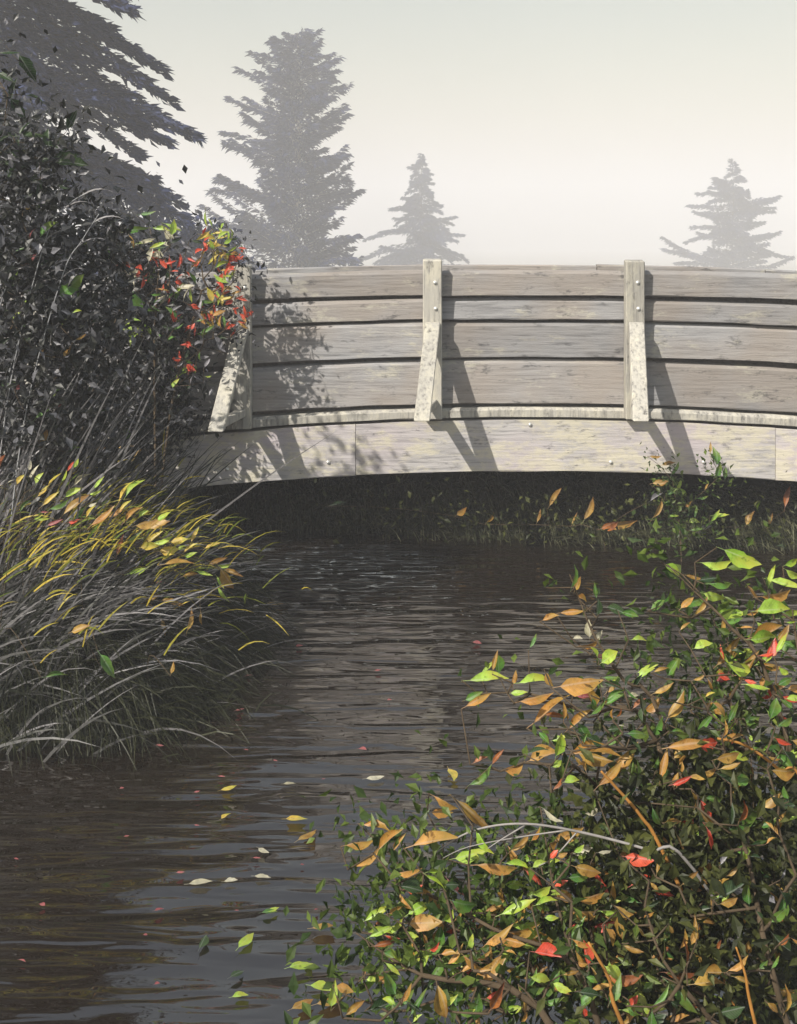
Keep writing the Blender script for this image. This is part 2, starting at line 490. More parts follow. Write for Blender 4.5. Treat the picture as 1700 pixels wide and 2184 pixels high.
tops = {0: 562, 1: 560, 2: 551, 3: 553, 4: 565, 5: 565}
OUT = 0.72
for i, px in enumerate(posts_x):
    hw = 0.078
    zt = zpx(tops[i]) + arch(px, 0.0085) * 0.3
    zb = zpx(889) + arch(px, 0.0165) + 0.004
    yf, yb = -0.105, -0.008
    lo = [(px - hw, yf, zb), (px + hw, yf, zb), (px + hw, yb, zb), (px - hw, yb, zb)]
    hi = [(px - hw * .98, yf, zt - 0.012), (px + hw * .95, yf, zt - 0.012), (px + hw * .95, yb, zt), (px - hw * .98, yb, zt)]
    po = bevel_box('post', *boxy(lo, hi), M['post'], bridge, 0.008)
    for bz in (600, 655):
        b_o = obj('bolt', bolt_me, po)
        b_o.location = (px + 0.02 + random.uniform(-.006, .006), yf - 0.001, zpx(bz) + arch(px, 0.0085))
    # slanting brace, splayed outwards and a little along the bridge
    zt2 = zpx(682) + arch(px, 0.012)
    zb2 = zpx(894, YF - OUT) + arch(px, 0.0165)
    sx = -0.10
    hb = 0.060
    ft = 0.045
    lo = [(px + sx - hb, -OUT - ft, zb2), (px + sx + hb, -OUT - ft, zb2), (px + sx + hb, -OUT + ft, zb2), (px + sx - hb, -OUT + ft, zb2)]
    hi = [(px - hb, yf - 0.055, zt2 - 0.01), (px + hb, yf - 0.055, zt2 - 0.01), (px + hb, yf - 0.002, zt2 + 0.0), (px - hb, yf - 0.002, zt2 + 0.0)]
    bevel_box('brace', *boxy(lo, hi), M['post'], bridge, 0.008)
    # outrigger beam carrying the brace's foot
    z1 = zb2 + 0.07; z0 = max(zb2 + 0.006, zpx(868) + arch(px, 0.0165) + 0.012)
    lo = [(px + sx * 1.0 - 0.036, -OUT + 0.045, z0), (px + sx * 1.0 + 0.036, -OUT + 0.045, z0), (px + 0.036, yf - 0.002, z0), (px - 0.036, yf - 0.002, z0)]
    hi = [(p[0], p[1], z1 - 0.004) for p in lo]
    bevel_box('outrigger', *boxy(lo, hi), M['post'], bridge, 0.005)
for bx, by in ((485, 1000), (1302, 985), (1500, 985), (700, 985), (1130, 905)):
    b_o = obj('bolt', bolt_me, bridge)
    b_o.location = ((bx - 850) / K, -0.012, zpx(by))
b_o = obj('bolt', knot_me, bridge, ((333 - 850) / K, -0.012, zpx(985)))
tag(b_o, 'dark round bolt head on the girder')

# ------------------------------------------------------------------ plants: tools
def tubes(segs, sides=5):
    """segs: list of (p0, p1, r0, r1) -> verts, faces"""
    V, Fc = [], []
    for p0, p1, r0, r1 in segs:
        d = p1 - p0
        if d.length < 1e-6: continue
        q = d.to_track_quat('Z', 'Y')
        s = len(V)
        for p, r in ((p0, r0), (p1, r1)):
            for i in range(sides):
                a = 2 * math.pi * i / sides
                V.append(p + q @ Vector((r * math.cos(a), r * math.sin(a), 0)))
        for i in range(sides):
            j = (i + 1) % sides
            Fc.append((s + i, s + j, s + sides + j, s + sides + i))
        Fc.append(tuple(range(s + sides, s + 2 * sides)))
    return V, Fc

def tube_line(pts, r0, r1, sides=6):
    """one continuous tapering tube through points"""
    V, Fc = [], []
    n = len(pts)
    for k, p in enumerate(pts):
        d = (pts[min(k + 1, n - 1)] - pts[max(k - 1, 0)]).normalized()
        q = d.to_track_quat('Z', 'Y')
        r = r0 + (r1 - r0) * k / (n - 1)
        for i in range(sides):
            a = 2 * math.pi * i / sides
            V.append(p + q @ Vector((r * math.cos(a), r * math.sin(a), 0)))
    for k in range(n - 1):
        for i in range(sides):
            j = (i + 1) % sides
            Fc.append((k * sides + i, k * sides + j, (k + 1) * sides + j, (k + 1) * sides + i))
    Fc.append(tuple(range((n - 1) * sides, n * sides)))
    Fc.append(tuple(reversed(range(sides))))
    return V, Fc

def smooth_line(pts, k=4):
    """Catmull-Rom through points"""
    P = [pts[0]] + list(pts) + [pts[-1]]
    out = []
    for i in range(1, len(P) - 2):
        for s in range(k):
            u = s / k
            a, b2, c2, d2 = P[i - 1], P[i], P[i + 1], P[i + 2]
            out.append(0.5 * ((2 * b2) + (c2 - a) * u + (2 * a - 5 * b2 + 4 * c2 - d2) * u * u + (3 * b2 - a - 3 * c2 + d2) * u ** 3))
    out.append(pts[-1])
    return out

LEAF_T = np.array([(0, 0, 0), (-0.5, 0.42, 0.10), (0, 1, -0.10), (0.5, 0.42, 0.10), (0, 0.45, 0.0)])
LEAF_F = np.array([(0, 4, 1), (1, 4, 2), (0, 3, 4), (3, 2, 4)])
def leaf_mass(name, P, D, L, W, tint, mat, parent, flat=0.5):
    """many small leaves as one mesh: P base, D direction, L length, W width"""
    n = len(P)
    D = D / np.linalg.norm(D, axis=1, keepdims=True)
    up = rng.normal(size=(n, 3)); up[:, 2] += 2.0 * flat; up[:, 1] -= 0.8 * flat
    X = np.cross(D, up); X /= np.linalg.norm(X, axis=1, keepdims=True) + 1e-9
    Z = np.cross(X, D)
    T = LEAF_T
    V = (P[:, None] + T[None, :, 0, None] * (X * W[:, None])[:, None] + T[None, :, 1, None] * (D * L[:, None])[:, None]
         + T[None, :, 2, None] * (Z * L[:, None])[:, None]).reshape(-1, 3)
    Fc = (LEAF_F[None] + (np.arange(n) * 5)[:, None, None]).reshape(-1, 3)
    o = obj(name, mesh(name, V, Fc, mat, attrs={'tint': np.repeat(tint, 5)}), parent)
    o['kind'] = 'stuff'
    return o

def blade_mass(name, roots, tips_dir, length, width, droop, tint, mat, parent, seg=5):
    """grass blades as one mesh: quadratic arcs from roots"""
    n = len(roots)
    D = tips_dir / np.linalg.norm(tips_dir, axis=1, keepdims=True)
    side = np.cross(D, np.array([0.2, -1.0, 0.35])) + rng.normal(scale=0.25, size=(n, 3))
    side /= np.linalg.norm(side, axis=1, keepdims=True)
    V = np.zeros((n, seg + 1, 2, 3)); tt = np.zeros((n, seg + 1, 2))
    for k in range(seg + 1):
        u = k / seg
        c = roots + D * (length * u)[:, None]
        c[:, 2] -= droop * length * u * u
        wd = width * (1 - u) ** 0.6 * (0.55 + 0.45 * min(1, u * 4)) + 0.0004
        V[:, k, 0] = c - side * wd[:, None] / 2
        V[:, k, 1] = c + side * wd[:, None] / 2
        tt[:, k, :] = tint[:, None]
    base = (np.arange(n) * (seg + 1) * 2)[:, None, None]
    q = np.array([[2 * k, 2 * k + 1, 2 * k + 3, 2 * k + 2] for k in range(seg)])[None]
    Fc = (base + q).reshape(-1, 4)
    o = obj(name, mesh(name, V.reshape(-1, 3), Fc, mat, attrs={'tint': tt.reshape(-1)}), parent)
    o['kind'] = 'stuff'
    return o

# single leaves: meshes shared by shape and colour
LEAF_ME = {}
def leaf_mesh(shape, colour, variant):
    key = (shape, colour, variant)
    if key in LEAF_ME: return LEAF_ME[key]
    r = random.Random(str(key))
    wd = {'ovate': 0.42, 'lance': 0.25, 'round': 0.62}[shape] * r.uniform(0.9, 1.1)
    pk = {'ovate': 0.42, 'lance': 0.45, 'round': 0.5}[shape]
    n = 7
    V, Fc = [], []
    curl = r.uniform(-0.45, 0.2); fold = r.uniform(0.12, 0.55); twist = r.uniform(-1.0, 1.0); bend = r.uniform(-0.16, 0.16)
    for k in range(n + 1):
        u = k / n
        half = wd / 2 * (math.sin(math.pi * u ** (math.log(0.5) / math.log(pk))) ** 0.8 if 0 < u < 1 else 0.012)
        cz = curl * u * u
        cx = bend * math.sin(math.pi * u)
        tw = twist * u
        for s in (-1, 0, 1):
            h = half * (r.uniform(0.86, 1.1) if s else 0)
            V.append((cx + s * h * math.cos(tw), u + 0.04 * abs(s) * (k % 2), cz + abs(s) * h * fold * 2 + s * h * math.sin(tw)))
    for k in range(n):
        for s in range(2):
            a = k * 3 + s
            Fc.append((a, a + 1, a + 4, a + 3))
    # stalk
    s0 = len(V)
    for (y, rr) in ((-0.22, 0.010), (0.02, 0.012)):
        for a in (0, 2.1, 4.2):
            V.append((rr * math.cos(a), y, rr * math.sin(a) - (0.03 if y < 0 else 0)))
    for i in range(3):
        j = (i + 1) % 3
        Fc.append((s0 + i, s0 + j, s0 + 3 + j, s0 + 3 + i))
    me = mesh('leaf', V, Fc, M['leaf_' + colour], True)
    LEAF_ME[key] = me
    return me

def place_leaf(parent, base, direction, normal, length, colour, shape='ovate', name='leaf', origin=None):
    me = leaf_mesh(shape, colour, random.randrange(9))
    o = bpy.data.objects.new(name, me)
    link(o, parent)
    y = direction.normalized()
    x = y.cross(normal).normalized()
    z = x.cross(y)
    R = Matrix((x, y, z)).transposed().to_4x4()
    off = origin if origin is not None else Vector((0, 0, 0))
    o.matrix_local = Matrix.Translation(base - off) @ R @ Matrix.Scale(length, 4)
    return o

def grow(root, targets, guides=(), bias=0.28):
    """a branching skeleton from the root to every target; returns (nodes, parents, leaf node of each target)"""
    nodes = [root.copy()]; par = [-1]; dist = [0.0]
    for gpts in guides:
        line = smooth_line([root] + gpts, 4) if (gpts[0] - root).length > 0.05 else smooth_line(gpts, 4)
        prev = 0
        for p in line[1:]:
            nodes.append(p); par.append(prev); dist.append(dist[prev] + (p - nodes[prev]).length); prev = len(nodes) - 1
    order = sorted(range(len(targets)), key=lambda i: (targets[i] - root).length)
    ends = [0] * len(targets)
    for i in order:
        A = np.array([tuple(p) for p in nodes])
        d = np.linalg.norm(A - np.array(tuple(targets[i])), axis=1)
        j = int(np.argmin(d + bias * np.array(dist)))
        p, q = nodes[j], targets[i]
        L = (q - p).length
        prev = j
        steps = max(1, min(6, int(L / 0.09)))
        side = Vector((random.uniform(-1, 1), random.uniform(-1, 1), random.uniform(-0.2, 1))) * 0.12 * L
        for s in range(1, steps + 1):
            u = s / steps
            nodes.append(p.lerp(q, u) + side * math.sin(math.pi * u)); par.append(prev)
            dist.append(dist[prev] + (nodes[-1] - nodes[prev]).length); prev = len(nodes) - 1
        ends[i] = prev
    return nodes, par, ends

def stems(nodes, par, ends, parent, mat, r_tip=0.0014, power=0.36, origin=Vector((0, 0, 0)), rmax=0.03, name='stem'):
    cnt = np.zeros(len(nodes))
    for e in ends: cnt[e] += 1
    for i in range(len(nodes) - 1, 0, -1): cnt[par[i]] += cnt[i]
    rad = np.minimum(rmax, r_tip * np.maximum(cnt, 1) ** power)
    segs = [(nodes[par[i]] - origin, nodes[i] - origin, min(rad[par[i]], rad[i] * 1.25), rad[i]) for i in range(1, len(nodes))]
    V, Fc = tubes(segs, 5)
    return obj(name, mesh(name, V, Fc, mat, True), parent)

def leaf_dir(angle_deg, towards=0.25):
    """direction in the picture plane with a random lean to or from the viewer"""
    a = math.radians(angle_deg)
    return Vector((math.cos(a), random.uniform(-towards, towards), math.sin(a)))

def view_normal(tilt=0.9):
    """roughly towards the viewer and up, uneven"""
    return Vector((random.uniform(-tilt, tilt) * .8, -1.0 + random.uniform(-.4, .4), 0.55 + random.uniform(-tilt, tilt) * .7)).normalized()

def shape_for(colour, l):
    if colour in ('orange', 'ochre', 'yellow', 'rust'): return random.choice(('lance', 'lance', 'ovate'))
    return random.choice(('ovate', 'lance', 'ovate', 'lance', 'round' if l < 0.06 else 'lance'))

def leafy_plant(name, label, cat, root, listed, depth, extra=None, guides=(), mass=None, mat='twig', group=None, r_tip=0.0017, scale=1.0, rmax=0.009):
    """listed: (px, py, length in picture units, angle, colour); depth: function(px, py) -> Y.
    extra: function giving more leaves of the same form. mass: (count, function -> array of points, size, material)"""
    root_o = empty(name, root)
    tag(root_o, label, cat, group)
    specs = list(listed) + (extra or [])
    targets, meta = [], []
    for (px, py, l, ang, colour) in specs:
        Y = depth(px, py)
        d = leaf_dir(ang)
        c = at(px, py, Y)
        L = 1.12 * min(l, 92) / F * Y * scale
        base = c - d.normalized() * L * 0.5
        targets.append(base - d.normalized() * L * 0.2); meta.append((base, d, L, colour))
    nodes, par, ends = grow(root, targets, guides)
    stems(nodes, par, ends, root_o, M[mat], r_tip, origin=root, rmax=rmax)
    for (base, d, L, colour) in meta:
        place_leaf(root_o, base, d, view_normal(), L, colour, shape_for(colour, L), origin=root)
    if mass:
        n, size, mm, spread = mass[:4]
        back = mass[4] if len(mass) > 4 else 0.0
        A = np.array([tuple(p) for p in nodes[1:]])
        P = A[rng.integers(0, len(A), n)] + rng.normal(scale=spread, size=(n, 3)) + np.array([0, back, -0.3 * back])
        gz = ground_z(P[:, 0], P[:, 1])
        P = P[P[:, 2] > np.maximum(gz, 0.02) + 0.02]
        n = len(P)
        D = rng.normal(size=(n, 3)); D[:, 2] += 0.3
        L = size * rng.uniform(0.5, 1.3, n)
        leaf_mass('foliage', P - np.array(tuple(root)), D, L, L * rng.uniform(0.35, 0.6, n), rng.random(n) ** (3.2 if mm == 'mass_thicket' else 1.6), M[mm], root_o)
    return root_o

# ------------------------------------------------------------------ trees in the mist
def conifer(name, label, base, height, prof, nbr, spray, droop, seed, trunk_r, trunk_mat='bark', lo=0.06, needle=1.0, rise=0.0, extra_limbs=(), dens=1.0):
    """prof(u, side) -> crown radius at relative height u on the left (-1) or right (+1) side"""
    r = random.Random(seed)
    root = empty(name, base)
    tag(root, label, 'tree')
    pts = [Vector((0.05 * height * 0.1 * math.sin(k * 1.3), 0, height * k / 8)) for k in range(9)]
    pts[0].z = -0.3
    V, Fc = tube_line(pts, trunk_r, trunk_r * 0.12, 8)
    obj('trunk', mesh('trunk', V, Fc, M[trunk_mat], True), root)
    segs, P, D, L = [], [], [], []
    limbs = []
    for i in range(nbr):
        u = lo + (1 - lo) * ((i + r.random()) / nbr) ** 0.9
        a = r.uniform(0, 2 * math.pi)
        R = prof(u, math.cos(a)) * r.uniform(0.55, 1.12)
        if r.random() < 0.25: R *= r.uniform(0.45, 0.8)
        limbs.append((u, a, R, droop * r.uniform(0.3, 1.7) + r.uniform(-0.16, 0.16)))
    limbs += list(extra_limbs)
    for (u, a, R, dr) in limbs:
        if R < 0.02: continue
        o = Vector((0, 0, height * u))
        dirv = Vector((math.cos(a), math.sin(a), 0))
        nseg = 5
        line = []
        for k in range(nseg + 1):
            s = k / nseg
            line.append(o + dirv * R * s + Vector((0, 0, R * (rise * s - dr * s * s + 0.10 * s ** 3))))
        br = max(0.006, trunk_r * 0.22 * (1 - u * 0.7))
        for k in range(nseg):
            segs.append((line[k], line[k + 1], br * (1 - k / (nseg + 1)), br * (1 - (k + 1) / (nseg + 1))))
        ns = max(4, int(spray * R * dens))
        for _ in range(ns):
            s = r.random() ** 0.7
            k = min(nseg - 1, int(s * nseg)); f = s * nseg - k
            p = line[k].lerp(line[k + 1], f)
            wid = 0.34 * R * (1 - s) ** 0.8 + 0.05 * needle
            side = Vector((-dirv.y, dirv.x, 0)) * r.uniform(-1, 1) * wid
            p = p + side + Vector((0, 0, r.uniform(-0.30, 0.05) * (0.4 + wid)))
            d = dirv * r.uniform(0.5, 1.2) + side * 1.2 / (wid + .05) * 0.5 + Vector((r.uniform(-.3, .3), r.uniform(-.3, .3), r.uniform(-0.7, 0.1) + rise * 0.6))
            P.append(tuple(p)); D.append(tuple(d)); L.append(needle * r.uniform(0.5, 1.4))
    V, Fc = tubes(segs, 4)
    obj('limbs', mesh('limbs', V, Fc, M[trunk_mat], True), root)
    P = np.array(P); D = np.array(D); L = np.array(L)
    leaf_mass('crown', P, D, L, L * rng.uniform(0.22, 0.42, len(L)), rng.random(len(L)), M['needles'], root, 0.4)
    return root

def prof_px(Y, base_z, H, cx, table):
    """crown radii read from the outline: table of (py, left px, right px)"""
    tb = sorted(table)
    zs = [EYE - (p[0] - HORIZON) / F * Y - base_z for p in tb][::-1]
    ls = [(cx - p[1]) / F * Y for p in tb][::-1]
    rs = [(p[2] - cx) / F * Y for p in tb][::-1]
    def f(u, side):
        z = u * H
        l = np.interp(z, zs, ls); rr = np.interp(z, zs, rs)
        k = 0.5 + 0.5 * side
        return float(l * (1 - k) + rr * k)
    return f

def gz1(x, y): return float(ground_z(np.array([x]), np.array([y]))[0])

# tall ragged tree left of centre
Y = 96.0
bx = (637 - 850) / F * Y; bz = gz1(bx, Y)
H = at(0, 70, Y).z - bz
conifer('conifer_tree', 'tall ragged grey conifer with blunt top in the mist behind the first bridge post', (bx, Y, bz), H,
        prof_px(Y, bz, H, 637, [(72, 612, 668), (100, 565, 690), (150, 535, 730), (195, 520, 745), (240, 550, 760), (275, 475, 768), (330, 455, 748), (390, 470, 764), (440, 440, 770), (500, 430, 755), (560, 420, 775), (640, 420, 780)]),
        260, 34, 0.12, 3, 0.36, 'pale_trunk', 0.15, 0.62, 0.38, dens=0.85)
# small one right of it
Y = 170.0
bx = (898 - 850) / F * Y; bz = gz1(bx, Y)
H = at(0, 326, Y).z - bz
conifer('conifer_tree', 'small pale pointed conifer in the mist above the middle bridge post', (bx, Y, bz), H,
        prof_px(Y, bz, H, 898, [(326, 895, 902), (360, 870, 918), (400, 858, 930), (440, 838, 958), (480, 785, 992), (530, 752, 1000), (600, 740, 1005)]),
        170, 44, 0.42, 5, 0.25, 'bark', 0.1, 0.60, 0.05)
Y = 180.0
bx = (1563 - 850) / F * Y; bz = gz1(bx, Y)
H = at(0, 338, Y).z - bz
conifer('conifer_tree', 'faint small conifer with thin spire in the mist at the right', (bx, Y, bz), H,
        prof_px(Y, bz, H, 1563, [(338, 1560, 1567), (375, 1550, 1578), (400, 1488, 1592), (440, 1455, 1655), (490, 1470, 1635), (520, 1425, 1655), (570, 1405, 1680), (640, 1410, 1670)]),
        120, 48, 0.22, 8, 0.25, 'bark', 0.1, 0.66, 0.25)
# big dark one at the left edge
Y = 29.0
cx = -150
bx = (cx - 850) / F * Y; bz = gz1(bx, Y)
H = 36.0
def big_prof(u, side):
    return (1 - u) ** 0.75 * 8.6 + 0.15
ex = []
for (px, py) in ((250, 18), (345, 147), (300, 120), (362, 212), (330, 190), (418, 286), (380, 270), (300, 330), (382, 432), (350, 405), (410, 470), (320, 380), (240, 60), (280, 240), (360, 300)):
    tip = at(px, py, Y)
    R = tip.x - bx
    dr = random.uniform(0.42, 0.62)
    z0 = tip.z + R * (dr - 0.10 - 0.05) - bz
    ex.append((z0 / H, random.uniform(-0.10, 0.10), R, dr))
conifer('conifer_tree', 'large dark drooping conifer filling the upper left corner', (bx, Y, bz), H, lambda u, s: big_prof(u, s) * (0.80 if s > 0 else 1.0),
        420, 110, 0.50, 12, 0.40, 'bark', 0.03, 0.30, 0.05, extra_limbs=ex)
# hazy shrubs between the two
def round_tree(name, label, cat, base, H, R, seed, n, size, matn='needles'):
    r = random.Random(seed)
    root = empty(name, base); tag(root, label, cat)
    tg = []
    for _ in range(46):
        a = r.uniform(0, 6.283); h = r.random()
        rr = R * (0.35 + 0.65 * math.sin(math.pi * min(0.95, h * 0.8 + 0.15))) * r.uniform(0.4, 1.05)
        tg.append(Vector((math.cos(a) * rr, math.sin(a) * rr, H * (0.15 + 0.85 * h))))
    nodes, par, ends = grow(Vector((0, 0, -0.2)), tg)
    stems(nodes, par, ends, root, M['bark'], 0.012, rmax=0.14, name='trunk')
    A = np.array([tuple(p) for p in tg])
    P = A[rng.integers(0, len(A), n)] + rng.normal(scale=R * 0.14, size=(n, 3))
    D = rng.normal(size=(n, 3)); L = size * rng.uniform(.5, 1.4, n)
    leaf_mass('crown', P, D, L, L * 0.5, rng.random(n), M[matn], root, 0.3)
    return root
for (px, Y, H, R, sd_, lab) in ((470, 55, 5.4, 2.8, 1, 'hazy grey bush below the left edge of the tall ragged conifer'),
                               (215, 36, 5.2, 2.6, 4, 'dim bush added behind the thicket to darken its bright gaps under the large conifer'),  # added to dull the white mist showing through the thicket
                               (395, 42, 4.6, 2.4, 2, 'darker hazy bush under the drooping tips of the large conifer')):
    bx = (px - 850) / F * Y
    round_tree('hedge_bush', lab, 'bush', (bx, Y, gz1(bx, Y)), H, R, sd_, 3200, 0.34)

# ------------------------------------------------------------------ left bank: dark thicket
def scatter_box(n, x0, x1, y0, y1, lmin, lmax, angle, spread, colours):
    out = []
    for _ in range(n):
        out.append((random.uniform(x0, x1), random.uniform(y0, y1), random.uniform(lmin, lmax), angle + random.gauss(0, spread), random.choice(colours)))
    return out
def inside(poly, x, y):
    c = False
    for i in range(len(poly)):
        (ax, ay), (bx, by) = poly[i], poly[(i + 1) % len(poly)]
        if (ay > y) != (by > y) and x < (bx - ax) * (y - ay) / (by - ay) + ax: c = not c
    return c
def scatter_poly(n, poly, lmin, lmax, angle, spread, colours):
    xs = [p[0] for p in poly]; ys = [p[1] for p in poly]
    out = []
    while len(out) < n:
        x, y = random.uniform(min(xs), max(xs)), random.uniform(min(ys), max(ys))
        if inside(poly, x, y):
            out.append((x, y, random.uniform(lmin, lmax), angle + random.gauss(0, spread), random.choice(colours)))
    return out

def z5(x, y, l, a, c): return (x * .32, 408 + y * .32, l * .32, a, c)
thick_list = [z5(*q) for q in ((290, 80, 120, 25, 'green'), (200, 110, 60, 10, 'ochre'), (330, 260, 150, 35, 'green'), (150, 385, 100, 15, 'green'),
    (300, 730, 55, 30, 'lime'), (180, 725, 50, 40, 'lime'), (105, 825, 60, 60, 'lime'), (515, 805, 60, 10, 'lime'), (430, 870, 55, 60, 'lime'),
    (480, 630, 210, 38, 'green'), (85, 580, 130, 65, 'green'), (290, 1455, 140, 50, 'green'), (345, 1385, 80, 55, 'green'), (380, 1330, 60, 35, 'green'),
    (300, 1640, 100, 65, 'ochre'), (540, 970, 70, 30, 'ochre'), (450, 1070, 70, 50, 'ochre'), (500, 1715, 70, 25, 'green'), (280, 1070, 40, 50, 'ochre'),
    (205, 280, 60, 80, 'pink'), (230, 440, 50, 60, 'pink'), (180, 490, 45, 10, 'pink'), (130, 1310, 45, 20, 'pink'), (400, 1420, 50, 60, 'pink'))]
front_set = {(q[0], q[1]) for q in thick_list}
grey_th = scatter_poly(150, [(0, 600), (90, 480), (220, 440), (400, 600), (440, 900), (300, 960), (100, 980), (0, 900)], 16, 42, 38, 28, ['grey', 'dark', 'dark', 'dark', 'grey', 'green'])
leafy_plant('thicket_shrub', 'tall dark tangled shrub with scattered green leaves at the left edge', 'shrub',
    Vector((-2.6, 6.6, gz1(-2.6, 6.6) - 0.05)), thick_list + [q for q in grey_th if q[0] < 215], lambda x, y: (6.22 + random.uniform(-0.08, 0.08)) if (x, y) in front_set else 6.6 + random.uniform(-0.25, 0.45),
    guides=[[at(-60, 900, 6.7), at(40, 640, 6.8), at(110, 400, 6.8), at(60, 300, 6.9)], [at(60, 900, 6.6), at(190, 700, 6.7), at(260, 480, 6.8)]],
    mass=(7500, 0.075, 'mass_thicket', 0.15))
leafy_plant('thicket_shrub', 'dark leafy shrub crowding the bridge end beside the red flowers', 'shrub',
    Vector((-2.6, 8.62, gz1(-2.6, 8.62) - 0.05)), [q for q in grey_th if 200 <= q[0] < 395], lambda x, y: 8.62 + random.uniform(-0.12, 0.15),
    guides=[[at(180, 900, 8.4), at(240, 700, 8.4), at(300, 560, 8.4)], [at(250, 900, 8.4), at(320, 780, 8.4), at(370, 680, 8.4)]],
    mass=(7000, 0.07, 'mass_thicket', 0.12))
# dark twig of leaves hanging in at the upper left
tw = [(20, 110, 40, 10, 'dark'), (58, 145, 55, -60, 'dark'), (30, 190, 45, 70, 'dark'), (75, 210, 40, -20, 'dark'), (155, 255, 40, 60, 'dark'), (55, 280, 40, 50, 'dark'), (75, 290, 60, 0, 'dark'), (15, 165, 40, -30, 'dark'), (40, 230, 45, -50, 'dark'), (150, 345, 60, 0, 'dark'), (30, 320, 70, 10, 'dark')]
leafy_plant('overhanging_bush', 'thin dark bush with a few large hanging leaves against the big conifer', 'bush',
    Vector((-2.75, 6.3, gz1(-2.75, 6.3) - 0.05)), tw + scatter_box(40, -40, 150, 290, 430, 18, 45, 30, 50, ['dark', 'dark', 'grey']), lambda x, y: 6.3 + random.uniform(-0.15, 0.15),
    guides=[[at(-120, 700, 6.3), at(-40, 420, 6.3), at(10, 260, 6.3)]], mass=(1500, 0.06, 'mass_thicket', 0.10))

# red flowering bush in front of the first post
fl = []
def cluster(x, y, n, r, colours, lmin=34, lmax=62):
    for _ in range(n):
        fl.append(z5(x + random.gauss(0, r), y + random.gauss(0, r), random.uniform(lmin, lmax), random.uniform(0, 360), random.choice(colours)))
for (x, y, n, r) in ((1500, 480, 10, 32), (1590, 450, 6, 25), (1370, 350, 5, 28), (1080, 460, 4, 22), (1010, 450, 4, 20), (1165, 470, 4, 25), (1540, 710, 9, 35),
                     (1620, 860, 8, 28), (940, 580, 4, 18), (1290, 480, 3, 18), (1400, 820, 4, 25), (1275, 1170, 3, 10), (1175, 1115, 2, 8), (1270, 910, 3, 14),
                     (1530, 910, 3, 10), (830, 505, 3, 12), (1100, 640, 3, 20), (1180, 595, 3, 20), (1240, 1025, 2, 8), (1170, 840, 2, 8), (1320, 760, 3, 15), (1490, 640, 2, 10)):
    cluster(x, y, n + 2, r * 1.15, ['red', 'red', 'red', 'red', 'orange'], 40, 72)
for (x, y, n, r, c) in ((1430, 350, 9, 40, ['yellow', 'lime', 'lime']), (1470, 265, 7, 35, ['cream', 'lime']), (1540, 560, 4, 30, ['lime']), (1450, 700, 4, 25, ['yellow', 'lime']),
                        (1430, 830, 4, 25, ['yellow', 'orange']), (920, 930, 6, 30, ['lime']), (1140, 290, 4, 25, ['cream', 'lime']), (1060, 390, 4, 25, ['lime', 'cream']),
                        (900, 540, 3, 18, ['cream']), (1250, 650, 3, 20, ['cream', 'lime']), (1080, 690, 3, 15, ['cream']), (1500, 400, 6, 40, ['lime', 'yellow'])):
    cluster(x, y, n + 2, r * 1.2, c, 50, 105)
fl += [z5(*q) for q in ((1240, 1215, 140, 20, 'lime'), (1165, 1280, 70, 60, 'lime'), (1075, 255, 110, -10, 'lime'), (905, 255, 150, 10, 'green'), (960, 335, 90, 15, 'lime'),
    (985, 145, 100, 10, 'green'), (880, 330, 80, -60, 'ochre'), (1200, 900, 70, 30, 'green'), (1395, 915, 70, 40, 'green'), (1350, 945, 60, 10, 'lime'), (1145, 985, 60, 20, 'green'), (1390, 1230, 40, 10, 'lime'),
    (950, 740, 170, -50, 'green'), (1200, 690, 150, 50, 'green'), (1000, 560, 110, 60, 'green'), (1190, 860, 70, 60, 'green'), (1340, 860, 60, 10, 'green'), (1330, 765, 60, 40, 'green'), (1520, 330, 60, 40, 'lime'))]
greys = scatter_poly(90, [(300, 560), (360, 500), (470, 480), (530, 520), (525, 700), (470, 760), (440, 830), (330, 760), (280, 680)], 14, 30, 20, 80, ['grey', 'grey', 'dark', 'green'])
leafy_plant('flowering_bush', 'bush with red blossoms and lime leaves in front of the first bridge post', 'bush',
    Vector((-1.85, 8.38, gz1(-1.85, 8.38) - 0.05)), fl, lambda x, y: 8.36 + random.uniform(-0.12, 0.10), extra=greys,
    guides=[[at(360, 900, 8.38), at(390, 760, 8.38), at(430, 620, 8.38)], [at(330, 860, 8.38), at(330, 700, 8.38), at(340, 560, 8.38)]],
    mass=(900, 0.055, 'mass_thicket', 0.07, 0.15), r_tip=0.0016)

